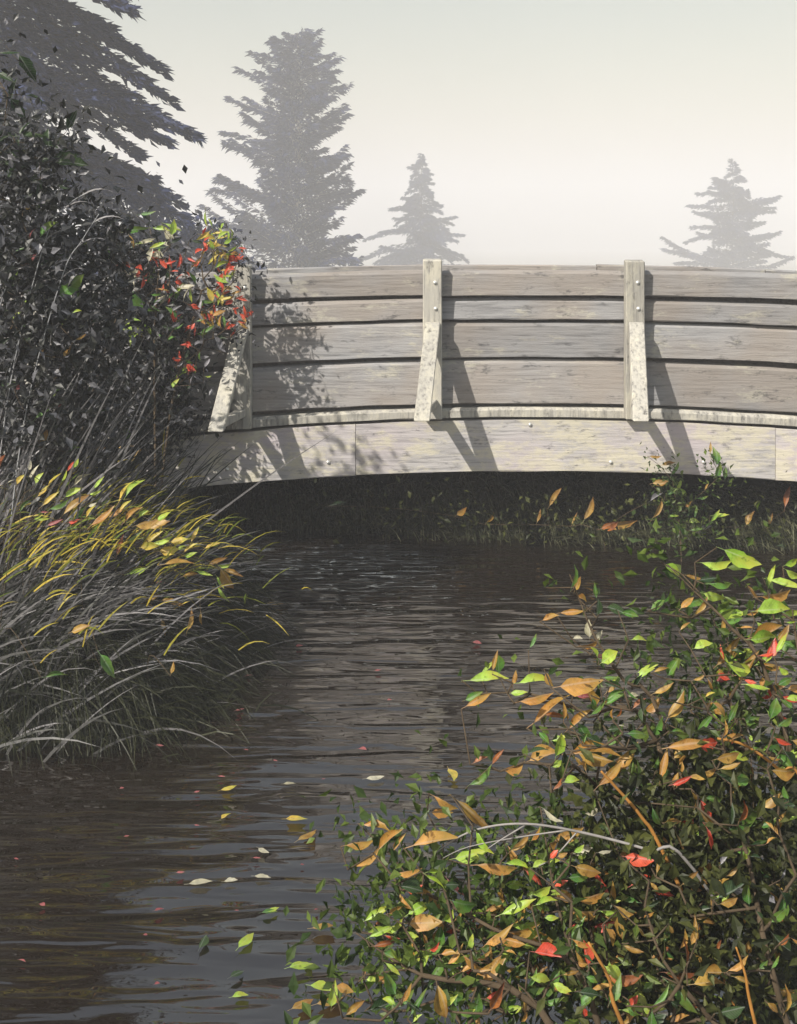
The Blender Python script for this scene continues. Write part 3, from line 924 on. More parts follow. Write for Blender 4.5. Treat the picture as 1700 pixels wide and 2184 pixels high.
# pale dry reeds leaning across the thicket
reeds = [(((410, 580), (545, 330), (660, 150)), 'longest pale reed leaning over the dark shrub below the conifer'),
         (((300, 330), (450, 95), (600, 0)), 'pale bent reed reaching up to the drooping conifer branch'),
         (((60, 570), (130, 480), (200, 380)), 'short pale reed with green leaf at the far left'),
         (((230, 650), (280, 570), (385, 460)), 'short pale reed just left of the longest reed'),
         (((-60, 200), (10, 165), (80, 125)), 'pale reed tip poking in from the left edge'),
         (((80, 1440), (200, 1290), (350, 1170)), 'upper of the two pale reeds low in the thicket'),
         (((0, 1720), (150, 1480), (340, 1200)), 'lower longer one of the two pale reeds low in the thicket')]
for i, (pts, lab) in enumerate(reeds):
    Y = 6.15 + 0.04 * i
    P = [at(x * .32, 408 + y * .32, Y) for x, y in pts]
    foot = Vector((P[0].x - 0.35, Y + 0.02, gz1(P[0].x - 0.35, Y) - 0.03))
    mid = foot.lerp(P[0], 0.55) + Vector((-0.06, 0, 0.06))
    line = [p - foot for p in smooth_line([foot, mid] + P, 5)]
    root = empty('reed', foot); tag(root, lab, 'reed', 'pale reeds leaning in the thicket')
    V, Fc = tube_line(line, 0.0042, 0.0022, 5)
    obj('stalk', mesh('stalk', V, Fc, M['pale_reed'], True), root)
    for k in range(3):
        p = line[len(line) * (k + 2) // 5 + 2]
        n_ = 1
        blade_mass('blade', np.array([tuple(p)]), np.array([[0.7 + .2 * k, -0.1, 0.75]]), np.array([0.22]), np.array([0.012]), np.array([0.5]), np.array([0.9]), M['blade_grey'], root)
    for ch in root.children:
        if 'kind' in ch: del ch['kind']

# ------------------------------------------------------------------ left bank: grass tussocks
def tussock(name, label, centre, n, spread, dirmean, dirsd, lmin, lmax, wd, droop, matn, tint_pow, leaves=(), depth=None, cat='grass clump', gold=None):
    c = Vector((centre[0], centre[1], gz1(centre[0], centre[1])))
    root = empty(name, c); tag(root, label, cat)
    R = np.zeros((n, 3))
    R[:, 0] = c.x + rng.normal(scale=spread[0], size=n)
    R[:, 1] = c.y + rng.normal(scale=spread[1], size=n)
    R[:, 2] = np.maximum(ground_z(R[:, 0], R[:, 1]), -0.02) - 0.02
    D = np.array(dirmean)[None] + rng.normal(scale=dirsd, size=(n, 3))
    blade_mass('blades', R - np.array(tuple(c)), D, rng.uniform(lmin, lmax, n), wd * rng.uniform(.5, 1.3, n), droop * rng.uniform(0.5, 1.4, n), rng.random(n) ** tint_pow, M[matn], root, 6)
    if gold:
        gn, goff, glen = gold
        G = R[rng.integers(0, n, gn)].copy(); G += np.array(goff)[None] + rng.normal(scale=(0.10, 0.10, 0.05), size=(gn, 3))
        GD = np.array(dirmean)[None] + rng.normal(scale=dirsd, size=(gn, 3))
        blade_mass('sunlit_blades', G - np.array(tuple(c)), GD, rng.uniform(0.4, 1.0, gn) * glen, 0.009 * rng.uniform(.6, 1.4, gn), droop * rng.uniform(0.6, 1.5, gn), rng.random(gn), M['blade_gold'], root, 4)
    if leaves:
        tg, meta = [], []
        for (px, py, l, ang, colour) in leaves:
            Yd = depth(px, py)
            d = leaf_dir(ang, 0.2); L = min(l, 62) / F * Yd
            cc = at(px, py, Yd); base = cc - d.normalized() * L * .5
            tg.append(base - d.normalized() * L * 0.2); meta.append((base, d, L, colour))
        segs = []
        for (base, d, L, colour) in meta:
            # each leaf ends a stalk of its own that arcs up from the tussock
            f = Vector((c.x + random.gauss(0, spread[0]), c.y + random.gauss(0, spread[1]) * .7, 0)); f.z = max(gz1(f.x, f.y), 0) - 0.02
            tip = base - d.normalized() * L * .2
            mid = f.lerp(tip, 0.55) + Vector((-0.05, 0, 0.14 + 0.05 * random.random()))
            line = smooth_line([f, mid, tip], 4)
            for a, b2 in zip(line[:-1], line[1:]): segs.append((a - c, b2 - c, 0.0022, 0.0018))
        V, Fc = tubes(segs, 4)
        so = obj('stalks', mesh('stalks', V, Fc, M['twig'], True), root); so['kind'] = 'stuff'
        for (base, d, L, colour) in meta:
            place_leaf(root, base, d, view_normal(), L, colour, 'lance' if random.random() < .65 else 'ovate', origin=c)
    return root

def z6(x, y, l, a, c): return (x * .36, 952 + y * .36, l * .36, a, c)
bank_leaves = [z6(*q) for q in ((755, 270, 220, 50, 'yellow'), (790, 240, 130, 52, 'lime'), (610, 410, 280, 40, 'orange'), (570, 275, 90, 15, 'lime'), (590, 215, 100, 45, 'lime'), (540, 385, 90, 50, 'yellow'),
    (430, 270, 110, 35, 'lime'), (320, 200, 120, 45, 'yellow'), (260, 260, 100, 45, 'yellow'), (230, 190, 70, 60, 'lime'), (300, 310, 120, 40, 'yellow'), (385, 175, 70, 60, 'lime'),
    (450, 100, 60, 60, 'lime'), (425, 115, 80, 50, 'red'), (120, 195, 70, 55, 'yellow'), (180, 110, 70, 70, 'cream'), (200, 150, 110, 60, 'cream'), (65, 205, 50, 30, 'cream'), (490, 195, 120, 35, 'cream'),
    (550, 345, 55, 20, 'cream'), (740, 350, 90, 45, 'yellow'), (690, 380, 120, 40, 'orange'), (790, 405, 140, 40, 'orange'), (845, 400, 60, 40, 'lime'), (975, 415, 100, 25, 'lime'), (870, 450, 130, 15, 'ochre'),
    (945, 465, 130, 15, 'ochre'), (800, 540, 130, 35, 'green'), (910, 540, 130, 35, 'yellow'), (960, 550, 120, 25, 'lime'), (890, 590, 120, 10, 'yellow'), (1065, 560, 110, 8, 'yellow'), (1125, 600, 100, 40, 'yellow'),
    (1005, 615, 120, 5, 'yellow'), (1150, 520, 90, 70, 'yellow'), (1255, 580, 90, 30, 'yellow'), (1080, 600, 60, 20, 'lime'), (1130, 640, 80, 20, 'lime'), (1285, 680, 110, 20, 'ochre'), (1330, 700, 80, 0, 'lime'),
    (1210, 755, 100, -20, 'lime'), (1130, 765, 100, 10, 'ochre'), (1380, 745, 120, -10, 'ochre'), (1350, 790, 160, -60, 'ochre'), (1310, 805, 80, -50, 'lime'), (1320, 880, 110, -55, 'lime'), (1455, 895, 50, 70, 'lime'),
    (1060, 690, 210, 5, 'ochre'), (820, 730, 140, 25, 'lime'), (440, 340, 220, 45, 'ochre'), (260, 430, 70, 10, 'lime'), (440, 470, 60, 40, 'green'), (715, 580, 130, 70, 'rust'), (320, 450, 90, 25, 'pink'),
    (265, 390, 50, 0, 'pink'), (435, 440, 60, 20, 'red'), (230, 410, 70, 40, 'lime'), (150, 350, 90, 50, 'green'), (30, 330, 90, 60, 'green'), (20, 90, 80, 60, 'rust'), (350, 340, 120, 30, 'green'), (480, 390, 120, 45, 'green'))]
low_leaves = [z6(*q) for q in ((940, 805, 60, 10, 'pink'), (870, 900, 260, 15, 'ochre'), (1020, 920, 140, -5, 'ochre'), (900, 955, 90, -60, 'ochre'), (840, 1015, 70, -10, 'ochre'), (1120, 1030, 130, 80, 'ochre'),
    (1195, 1020, 80, -80, 'ochre'), (970, 1070, 110, -70, 'ochre'), (480, 1080, 120, 20, 'ochre'), (330, 1360, 120, 5, 'green'), (640, 1300, 160, -55, 'green'), (1020, 1310, 70, 80, 'ochre'))]
d_bank = lambda x, y: 5.95 + random.uniform(-.15, .15) + max(0, (x - 330)) / 230 * 0.55
split = [q for q in bank_leaves if q[0] < 240]; split2 = [q for q in bank_leaves if q[0] >= 240]
tussock('grass_tussock', 'big silvery grass tussock with yellow and lime leaf tips on the left bank', (-2.15, 6.25), 1500, (0.26, 0.30), (0.80, -0.05, 1.0), 0.26, 0.45, 1.05, 0.018, 0.36, 'blade_grey', 1.9, split, d_bank, gold=(260, (0.36, -0.10, 0.54), 0.32))
tussock('grass_tussock', 'grass tussock with orange and lime tips reaching over the water below the bridge end', (-1.72, 6.75), 1300, (0.24, 0.30), (0.85, -0.10, 0.75), 0.27, 0.35, 0.72, 0.014, 0.45, 'blade_grey', 2.4, split2, d_bank, gold=(240, (0.20, -0.08, 0.34), 0.30))
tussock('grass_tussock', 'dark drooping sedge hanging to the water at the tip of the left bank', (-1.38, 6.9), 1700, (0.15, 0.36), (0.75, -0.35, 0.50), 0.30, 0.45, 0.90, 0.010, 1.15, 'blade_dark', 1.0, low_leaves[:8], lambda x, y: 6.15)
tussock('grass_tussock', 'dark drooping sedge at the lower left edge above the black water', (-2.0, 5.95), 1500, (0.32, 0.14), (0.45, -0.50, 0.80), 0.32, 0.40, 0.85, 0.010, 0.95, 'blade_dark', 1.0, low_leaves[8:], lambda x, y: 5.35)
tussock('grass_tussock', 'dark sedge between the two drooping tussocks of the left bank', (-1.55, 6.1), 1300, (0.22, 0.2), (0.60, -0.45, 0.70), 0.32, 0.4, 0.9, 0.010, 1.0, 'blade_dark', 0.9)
tussock('grass_tussock', 'tall dark grass leaning right beneath the thicket at the left edge', (-2.5, 6.9), 1400, (0.35, 0.30), (0.65, -0.05, 1.2), 0.22, 0.6, 1.25, 0.016, 0.25, 'blade_grey', 3.0)
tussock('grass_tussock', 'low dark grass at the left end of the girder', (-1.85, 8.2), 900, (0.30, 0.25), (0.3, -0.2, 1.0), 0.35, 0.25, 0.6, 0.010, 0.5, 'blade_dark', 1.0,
        [z5(*q) for q in ((660, 1715, 90, 10, 'ochre'), (840, 1700, 130, 10, 'ochre'), (920, 1740, 110, 55, 'ochre'))], lambda x, y: 8.1)

tussock('grass_tussock', 'tall pale grey grass blades slanting across the dark thicket', (-2.55, 6.35), 120, (0.30, 0.12), (0.48, -0.02, 1.1), 0.16, 1.0, 2.1, 0.020, 0.16, 'blade_grey', 0.6)

# ------------------------------------------------------------------ bank under the bridge
n = 3800
X = rng.uniform(-2.2, 5.0, n)
yb = np.interp(X, [-2.4, -1.2, 0.5, 2.0, 3.2, 5.6], [10.6, 9.75, 9.42, 9.3, 9.12, 9.2])
R = np.stack([X, yb + rng.uniform(-0.02, 0.55, n), np.zeros(n)], -1)
R[:, 2] = ground_z(R[:, 0], R[:, 1]) - 0.02
D = np.stack([rng.normal(0.15, 0.3, n), rng.normal(-0.75, 0.3, n), rng.uniform(0.3, 0.9, n)], -1)
ug = blade_mass('bank_grass', R, D, rng.uniform(0.2, 0.5, n), 0.011 * rng.uniform(.6, 1.4, n), rng.uniform(0.5, 1.3, n), rng.random(n), M['blade_under'], None, 4)
tag(ug, 'dark grass on the bank under the bridge', 'grass', kind='stuff')

under = []
for (px, py, l, a, c) in ((1255, 1085, 45, 65, 'ochre'), (1225, 1105, 25, 70, 'ochre'), (1325, 1118, 60, 10, 'ochre'), (1300, 1120, 35, 20, 'rust'), (1185, 1060, 40, 55, 'ochre'), (1045, 1103, 25, 60, 'ochre'), (1150, 1100, 25, 70, 'ochre'),
                          (1640, 1110, 30, 75, 'ochre'), (1600, 1105, 30, 60, 'ochre'), (1400, 1060, 30, 30, 'grey'), (1680, 1060, 40, 70, 'rust'), (1500, 1130, 35, 20, 'grey'), (985, 1090, 25, 40, 'ochre'), (720, 1075, 30, 10, 'dark')):
    under.append((px, py, l, a, c))
leafy_plant('bank_plant', 'low brown leaved plant under the bridge beside the green climber', 'plant', Vector((1.75, 9.15, gz1(1.75, 9.2) - 0.04)), under, lambda x, y: 9.02 + random.uniform(-.08, .08), mass=(700, 0.06, 'mass_dark', 0.12), r_tip=0.0016)
climber = []
for (zx, zy, l, a, c) in ((1190, 1180, 60, 80, 'ochre'), (860, 1230, 60, 0, 'ochre'), (940, 1275, 70, 10, 'ochre'), (975, 1300, 80, 60, 'green'), (1225, 1230, 90, 88, 'green'), (1235, 1310, 80, 80, 'green'), (1275, 1330, 60, 85, 'green'),
                          (890, 1385, 80, 10, 'ochre'), (1165, 1410, 40, 60, 'ochre'), (1010, 1400, 60, 60, 'lime'), (1030, 1440, 60, -40, 'lime'), (960, 1440, 60, 30, 'green'), (1060, 1520, 50, 60, 'orange'), (970, 1580, 60, 5, 'lime'),
                          (1090, 1615, 60, 10, 'lime'), (1210, 1580, 80, 60, 'lime'), (1250, 1585, 80, 0, 'lime'), (1100, 1560, 60, 80, 'green'), (880, 1540, 110, 55, 'ochre'), (1180, 1640, 60, 40, 'green'), (930, 1500, 50, 40, 'green'), (1140, 1470, 60, 20, 'green'), (1110, 1660, 70, 15, 'green')):
    climber.append(((1600 + zx / 1.889) * .68, (780 + zy / 1.889) * .68, l * .36, a, c))
leafy_plant('climbing_plant', 'straggly green climber growing up the girder right of the last post', 'plant', Vector((2.25, 8.72, -0.12)), climber, lambda x, y: 8.70 + random.uniform(-.08, .05),
    guides=[[at(1450, 1130, 8.75), at(1440, 1060, 8.75), at(1430, 1000, 8.75)]], mass=(500, 0.05, 'mass_mid', 0.06), r_tip=0.0016)

# ------------------------------------------------------------------ right foreground shrubs
def z7(x, y, l, a, c): return (850 + x * .5, 1122 + y * .5, l * .5, a, c)
def z8(x, y, l, a, c): return (748 + x * .56, 1632 + y * .56, l * .56, a, c)
L7 = [z7(*q) for q in ((1465, 130, 140, -20, 'lime'), (1360, 152, 120, 5, 'lime'), (1170, 190, 75, -35, 'lime'), (1260, 218, 70, -15, 'ochre'), (1375, 242, 100, 0, 'green'), (1270, 318, 120, 15, 'green'), (1230, 325, 65, 40, 'orange'),
    (1290, 340, 85, 50, 'ochre'), (1420, 370, 110, 0, 'lime'), (1350, 300, 90, -15, 'lime'), (1650, 250, 120, -15, 'lime'), (1620, 290, 140, 5, 'orange'), (1600, 355, 120, 10, 'lime'), (1680, 388, 100, 5, 'lime'), (1575, 455, 120, 20, 'orange'),
    (1560, 482, 110, 0, 'lime'), (1640, 455, 70, 60, 'ochre'), (1410, 540, 140, 50, 'ochre'), (1465, 550, 95, 15, 'lime'), (1500, 590, 120, 55, 'ochre'), (1480, 600, 90, 40, 'lime'), (1590, 595, 90, 0, 'orange'), (1560, 570, 80, 30, 'lime'), (1300, 510, 70, 20, 'lime'), (1530, 675, 90, 5, 'lime'),
    (1620, 700, 120, 35, 'orange'), (1670, 740, 80, -20, 'red'), (1590, 520, 80, 60, 'red'), (1570, 545, 60, 10, 'red'), (1405, 432, 40, 80, 'orange'), (1220, 425, 45, 45, 'ochre'), (1145, 300, 60, 60, 'green'), (1110, 340, 70, 30, 'green'), (1320, 225, 70, 5, 'dark'),
    (745, 215, 85, 80, 'green'), (765, 245, 60, 70, 'ochre'), (840, 275, 60, 100, 'green'), (740, 365, 90, 10, 'orange'), (650, 392, 65, 15, 'orange'), (785, 310, 50, -30, 'orange'), (930, 355, 75, -10, 'dark'), (985, 375, 65, -15, 'green'), (850, 345, 60, 85, 'dark'), (660, 240, 50, 40, 'dark'),
    (575, 490, 55, 60, 'green'), (815, 440, 60, 90, 'cream'), (765, 480, 35, 0, 'cream'), (820, 500, 85, 10, 'orange'), (860, 465, 45, 70, 'cream'), (1030, 483, 65, 0, 'lime'), (410, 575, 75, 80, 'ochre'), (380, 600, 60, 45, 'lime'), (425, 590, 70, 95, 'green'),
    (385, 655, 145, 3, 'lime'), (495, 645, 55, 75, 'orange'), (580, 668, 120, 0, 'lime'), (645, 655, 60, -60, 'orange'), (515, 710, 65, 10, 'lime'), (340, 740, 105, 25, 'orange'), (320, 725, 70, 30, 'green'), (780, 668, 165, 12, 'orange'), (585, 730, 125, 20, 'orange'), (660, 785, 230, 38, 'orange'),
    (705, 790, 65, 90, 'orange'), (775, 825, 115, 45, 'orange'), (880, 770, 65, 45, 'orange'), (915, 800, 45, 90, 'orange'), (835, 760, 55, -70, 'green'), (1055, 625, 65, 40, 'lime'), (1130, 690, 85, 30, 'ochre'), (1085, 765, 75, 40, 'orange'), (1180, 760, 115, 60, 'ochre'),
    (1120, 610, 60, 20, 'ochre'), (1170, 600, 80, 60, 'green'), (1000, 725, 40, 0, 'cream'), (915, 735, 40, 10, 'cream'), (955, 852, 30, -5, 'cream'), (860, 832, 40, 5, 'cream'), (835, 970, 205, 8, 'orange'), (850, 985, 135, 28, 'orange'), (945, 1000, 210, 40, 'orange'), (1235, 930, 160, 12, 'orange'), (1320, 930, 85, -5, 'red'), (1130, 1015, 110, 75, 'orange'), (1215, 995, 55, 60, 'orange'),
    (1200, 1040, 65, 70, 'orange'), (1180, 1095, 65, 60, 'orange'), (620, 980, 115, 15, 'orange'), (495, 1025, 85, 15, 'orange'), (685, 1020, 55, 10, 'lime'), (1580, 945, 60, 30, 'lime'), (1660, 1030, 80, 10, 'lime'), (1690, 960, 70, 40, 'lime'), (1640, 915, 60, -20, 'red'), (740, 1085, 60, 10, 'lime'), (680, 1095, 60, 50, 'rust'),
    (1210, 1090, 80, 20, 'red'), (800, 900, 120, -60, 'green'), (920, 890, 110, 50, 'green'), (1100, 850, 110, 70, 'green'), (1310, 840, 100, 50, 'green'), (1430, 790, 90, 60, 'green'), (1330, 720, 40, 30, 'yellow'), (1420, 715, 40, 70, 'ochre'), (1300, 1050, 120, 20, 'ochre'), (1410, 980, 100, 10, 'ochre'),
    (840, 985, 130, -10, 'ochre'), (990, 1080, 130, 80, 'green'), (350, 1060, 110, 40, 'green'), (420, 985, 70, 60, 'rust'), (350, 1000, 60, 20, 'rust'), (1380, 640, 70, 30, 'pink'), (870, 560, 60, -10, 'pink'), (790, 725, 60, 0, 'pink'), (1650, 830, 70, 30, 'green'), (1500, 830, 90, 20, 'green'), (1600, 780, 80, 70, 'green'))]
L8 = [z8(*q) for q in ((365, 140, 95, -25, 'orange'), (465, 185, 155, -45, 'ochre'), (350, 178, 75, 0, 'orange'), (100, 240, 95, -8, 'orange'), (35, 295, 95, 5, 'orange'), (150, 285, 115, 45, 'orange'), (185, 295, 75, 55, 'orange'),
    (320, 285, 155, 15, 'orange'), (60, 350, 105, 30, 'orange'), (510, 290, 90, -50, 'lime'), (460, 340, 115, 10, 'lime'), (335, 385, 85, 30, 'lime'), (325, 447, 85, -30, 'lime'), (560, 378, 145, -3, 'orange'), (640, 355, 105, -45, 'orange'),
    (645, 290, 85, 40, 'ochre'), (705, 262, 55, 60, 'orange'), (830, 265, 105, 25, 'orange'), (745, 315, 95, 20, 'ochre'), (220, 402, 85, 15, 'orange'), (235, 432, 85, 15, 'orange'), (635, 452, 85, 0, 'lime'), (725, 470, 75, 40, 'lime'),
    (790, 488, 55, -20, 'lime'), (320, 510, 105, -30, 'ochre'), (920, 500, 105, 8, 'orange'), (640, 540, 125, 20, 'lime'), (515, 553, 135, 0, 'orange'), (745, 525, 75, 10, 'lime'), (890, 560, 125, -5, 'orange'), (1030, 565, 115, 10, 'ochre'),
    (765, 580, 45, 10, 'lime'), (105, 565, 100, 25, 'lime'), (110, 640, 85, -3, 'lime'), (205, 645, 55, -5, 'lime'), (130, 680, 75, 5, 'rust'), (285, 600, 115, 5, 'orange'), (320, 645, 105, 50, 'orange'), (440, 535, 105, -25, 'green'),
    (290, 735, 95, 60, 'lime'), (335, 775, 135, 55, 'green'), (415, 740, 85, 20, 'lime'), (555, 645, 115, 50, 'orange'), (640, 635, 135, 5, 'orange'), (710, 655, 115, -5, 'orange'), (700, 700, 85, 65, 'orange'), (630, 680, 75, 50, 'orange'),
    (670, 610, 105, 5, 'lime'), (735, 680, 55, 0, 'lime'), (820, 690, 125, 10, 'green'), (905, 665, 85, -10, 'lime'), (865, 640, 65, 20, 'red'), (525, 785, 125, 45, 'orange'), (585, 738, 55, 0, 'lime'), (60, 830, 135, 30, 'lime'),
    (665, 770, 145, 5, 'ochre'), (560, 880, 95, 60, 'rust'), (345, 895, 105, -75, 'ochre'), (650, 900, 75, -80, 'ochre'), (690, 810, 65, 60, 'green'), (855, 830, 95, 30, 'lime'), (840, 790, 55, 10, 'ochre'), (1075, 855, 155, 15, 'lime'),
    (1110, 925, 155, -5, 'lime'), (1270, 885, 135, -40, 'green'), (1040, 800, 125, 5, 'rust'), (1210, 750, 65, -10, 'orange'), (1260, 785, 125, -5, 'rust'), (1370, 830, 115, 0, 'ochre'), (1290, 425, 75, 50, 'ochre'), (1360, 435, 145, 35, 'orange'),
    (1420, 455, 65, 50, 'orange'), (1110, 440, 85, 20, 'red'), (1190, 485, 75, -10, 'red'), (1100, 355, 95, 0, 'red'), (1050, 350, 75, 10, 'orange'), (905, 400, 95, -15, 'ochre'), (950, 390, 75, -30, 'ochre'), (1500, 190, 260, 35, 'green'),
    (1530, 220, 85, 10, 'green'), (1450, 230, 120, 30, 'lime'), (1380, 280, 95, -60, 'red'), (1350, 165, 65, -60, 'red'), (1280, 220, 65, 60, 'red'), (1165, 205, 85, -70, 'green'), (1210, 165, 95, 75, 'green'), (1240, 55, 45, 70, 'orange'), (990, 30, 115, 40, 'orange'), (1490, 60, 60, 10, 'green'),
    (400, 460, 80, -40, 'pink'), (260, 540, 90, 20, 'rust'), (120, 600, 60, 20, 'rust'), (480, 620, 70, 20, 'red'), (380, 625, 60, 20, 'red'), (960, 660, 50, 0, 'red'), (1080, 900, 40, 60, 'red'), (1285, 940, 40, 60, 'red'), (240, 465, 60, 10, 'red'),
    (1660, 460, 70, -5, 'ochre'), (1560, 295, 70, 10, 'green'), (1590, 510, 45, -30, 'grey'), (1650, 415, 35, 60, 'grey'), (1425, 360, 40, 40, 'grey'), (1480, 475, 60, -5, 'grey'), (880, 325, 70, 15, 'cream'), (800, 335, 35, 0, 'cream'), (970, 328, 50, 5, 'cream'), (770, 190, 70, -30, 'cream'), (920, 175, 50, 20, 'cream'), (1450, 480, 100, 20, 'dark'), (1360, 820, 90, 20, 'ochre'), (1650, 862, 90, -3, 'ochre'),
    (380, 900, 60, 50, 'lime'), (820, 920, 70, 40, 'lime'), (450, 800, 90, 30, 'green'), (590, 830, 80, 60, 'green'), (770, 890, 80, 20, 'green'), (200, 880, 100, 40, 'green'), (120, 920, 90, 20, 'dark'), (260, 900, 110, 60, 'green'), (480, 920, 90, 80, 'green'), (900, 900, 60, 50, 'green'), (1000, 780, 90, 20, 'green'))]
def d_right(x, y): return 3.25 - (y - 1180) / 1000 * 0.62 + random.uniform(-0.12, 0.12)
def root_at(x, y): return Vector((x, y, gz1(x, y) - 0.05))

A_ = [q for q in L7 if q[0] > 1400]
B_ = [q for q in L7 if q[0] <= 1400]
C_ = [q for q in L8 if q[0] < 1300]
D_ = [q for q in L8 if q[0] >= 1300]
exA = scatter_poly(60, [(1520, 1330), (1700, 1180), (1720, 1600), (1560, 1640), (1450, 1480)], 18, 45, 20, 45, ['green', 'lime', 'green', 'lime', 'ochre', 'red', 'orange', 'orange'])
exB = scatter_poly(42, [(1250, 1380), (1420, 1420), (1480, 1640), (1150, 1650), (1050, 1560), (1180, 1520)], 18, 48, 25, 50, ['green', 'dark', 'dark', 'green', 'ochre', 'rust', 'lime', 'dark'])
exC = scatter_poly(165, [(880, 1880), (1250, 1800), (1330, 1900), (1320, 2184), (640, 2184), (740, 2060), (860, 1920)], 18, 50, 15, 55, ['green', 'lime', 'dark', 'green', 'lime', 'ochre', 'orange', 'orange', 'green', 'red', 'lime', 'orange'])
exD = scatter_poly(120, [(1340, 1840), (1520, 1660), (1710, 1600), (1710, 2184), (1300, 2184)], 18, 50, 20, 60, ['dark', 'green', 'dark', 'green', 'lime', 'ochre', 'rust', 'orange', 'ochre', 'orange'])
leafy_plant('leafy_shrub', 'shrub with big lime and orange leaves rising at the right edge', 'shrub', root_at(1.35, 3.2), A_, d_right, extra=exA,
    guides=[[at(1650, 1480, 3.1), at(1560, 1340, 3.1), at(1480, 1260, 3.15), at(1425, 1205, 3.2)], [at(1720, 1500, 3.1), at(1690, 1300, 3.1)]], mass=(800, 0.042, 'mass_mid', 0.07, 0.16))
leafy_plant('leafy_shrub', 'sparse shrub with slender orange leaves reaching left over the water', 'shrub', root_at(1.0, 3.05), B_, d_right, extra=exB,
    guides=[[at(1420, 1560, 3.1), at(1330, 1450, 3.1), at(1270, 1360, 3.12), at(1240, 1290, 3.15), at(1215, 1225, 3.15)], [at(1400, 1580, 3.05), at(1250, 1520, 3.1), at(1130, 1480, 3.15), at(1020, 1480, 3.2)],
            [at(1600, 1590, 3.0), at(1530, 1575, 3.0), at(1400, 1590, 3.0), at(1280, 1610, 3.05)]], mass=(140, 0.036, 'mass_mid', 0.05, 0.10))
leafy_plant('leafy_shrub', 'low mixed green and orange shrub along the bottom edge over the water', 'shrub', root_at(0.55, 2.65), C_, d_right, extra=exC,
    guides=[[at(1250, 2100, 2.65), at(1050, 1980, 2.7), at(900, 1900, 2.8)], [at(1150, 2150, 2.6), at(900, 2080, 2.65), at(760, 1990, 2.7)]], mass=(2600, 0.040, 'mass_mid', 0.07, 0.12))
leafy_plant('leafy_shrub', 'dense dark green shrub filling the lower right corner', 'shrub', root_at(1.05, 2.75), D_, d_right, extra=exD,
    guides=[[at(1640, 2050, 2.7), at(1600, 1850, 2.8), at(1560, 1720, 2.85)], [at(1450, 2100, 2.65), at(1380, 1950, 2.7)]], mass=(6500, 0.045, 'mass_dark', 0.10, 0.18))

# orange stalks and the bleached fallen branch
def stalk(name, label, pts, Y, r0, r1, mat, sides=(), cat='stalk', group=None, foot=None):
    P = [at(x, y, Y + dy) for (x, y, dy) in pts]
    if foot is not None: P = [foot] + P
    c = P[0].copy()
    root = empty(name, c); tag(root, label, cat, group)
    V, Fc = tube_line([p - c for p in smooth_line(P, 5)], r0, r1, 7)
    obj('stem', mesh('stem', V, Fc, M[mat], True), root)
    for s in sides:
        Q = [at(x, y, Y + dy) - c for (x, y, dy) in s]
        V, Fc = tube_line(smooth_line(Q, 4), r1 * 1.3, r1 * .5, 5)
        obj('side_twig', mesh('side_twig', V, Fc, M[mat], True), root)
    return root
stalk('fallen_branch', 'bleached grey branch arching over the water in the lower right', [(1480, 1855, 0), (1380, 1812, 0), (1215, 1770, 0), (1100, 1757, 0), (1000, 1775, 0.02), (925, 1822, 0.04)], 2.78, 0.0045, 0.0018, 'grey_branch',
      [[(1215, 1770, 0), (1110, 1785, 0), (1000, 1806, 0), (945, 1830, 0)], [(1120, 1760, 0), (1070, 1790, -.02), (1040, 1810, -.03)], [(1230, 1775, 0), (1180, 1830, 0), (1140, 1850, 0)]], 'branch', foot=root_at(1.15, 2.9))
stalk('orange_stalk', 'upright orange stalk slanting above the bleached branch', [(1425, 1840, 0), (1370, 1745, 0), (1310, 1675, 0), (1282, 1645, 0)], 2.85, 0.006, 0.003, 'orange_stem', foot=root_at(1.0, 2.8), group='orange stalks')
stalk('orange_stalk', 'knobbly orange stalk at the bottom edge below the red leaf', [(1322, 2172, 0), (1300, 2090, 0), (1255, 2010, 0)], 2.55, 0.006, 0.003, 'orange_stem', foot=root_at(0.72, 2.6), group='orange stalks')
stalk('orange_stalk', 'arching orange stalk curving down to the right edge', [(1720, 1700, 0), (1660, 1640, 0), (1590, 1590, 0), (1530, 1575, 0)], 2.95, 0.005, 0.003, 'orange_stem', foot=root_at(1.25, 3.0), group='orange stalks')
stalk('orange_stalk', 'dull orange stalk standing in the dark lower right corner', [(1605, 2160, 0), (1590, 2080, 0), (1570, 2020, 0)], 2.5, 0.005, 0.002, 'orange_stem', foot=root_at(0.9, 2.5), group='orange stalks')
for (a, b2, lab) in (((1270, 2080), (1300, 1990), 0), ((880, 2130), (900, 2060), 0), ((1420, 2050), (1350, 1950), 0)):
    pass

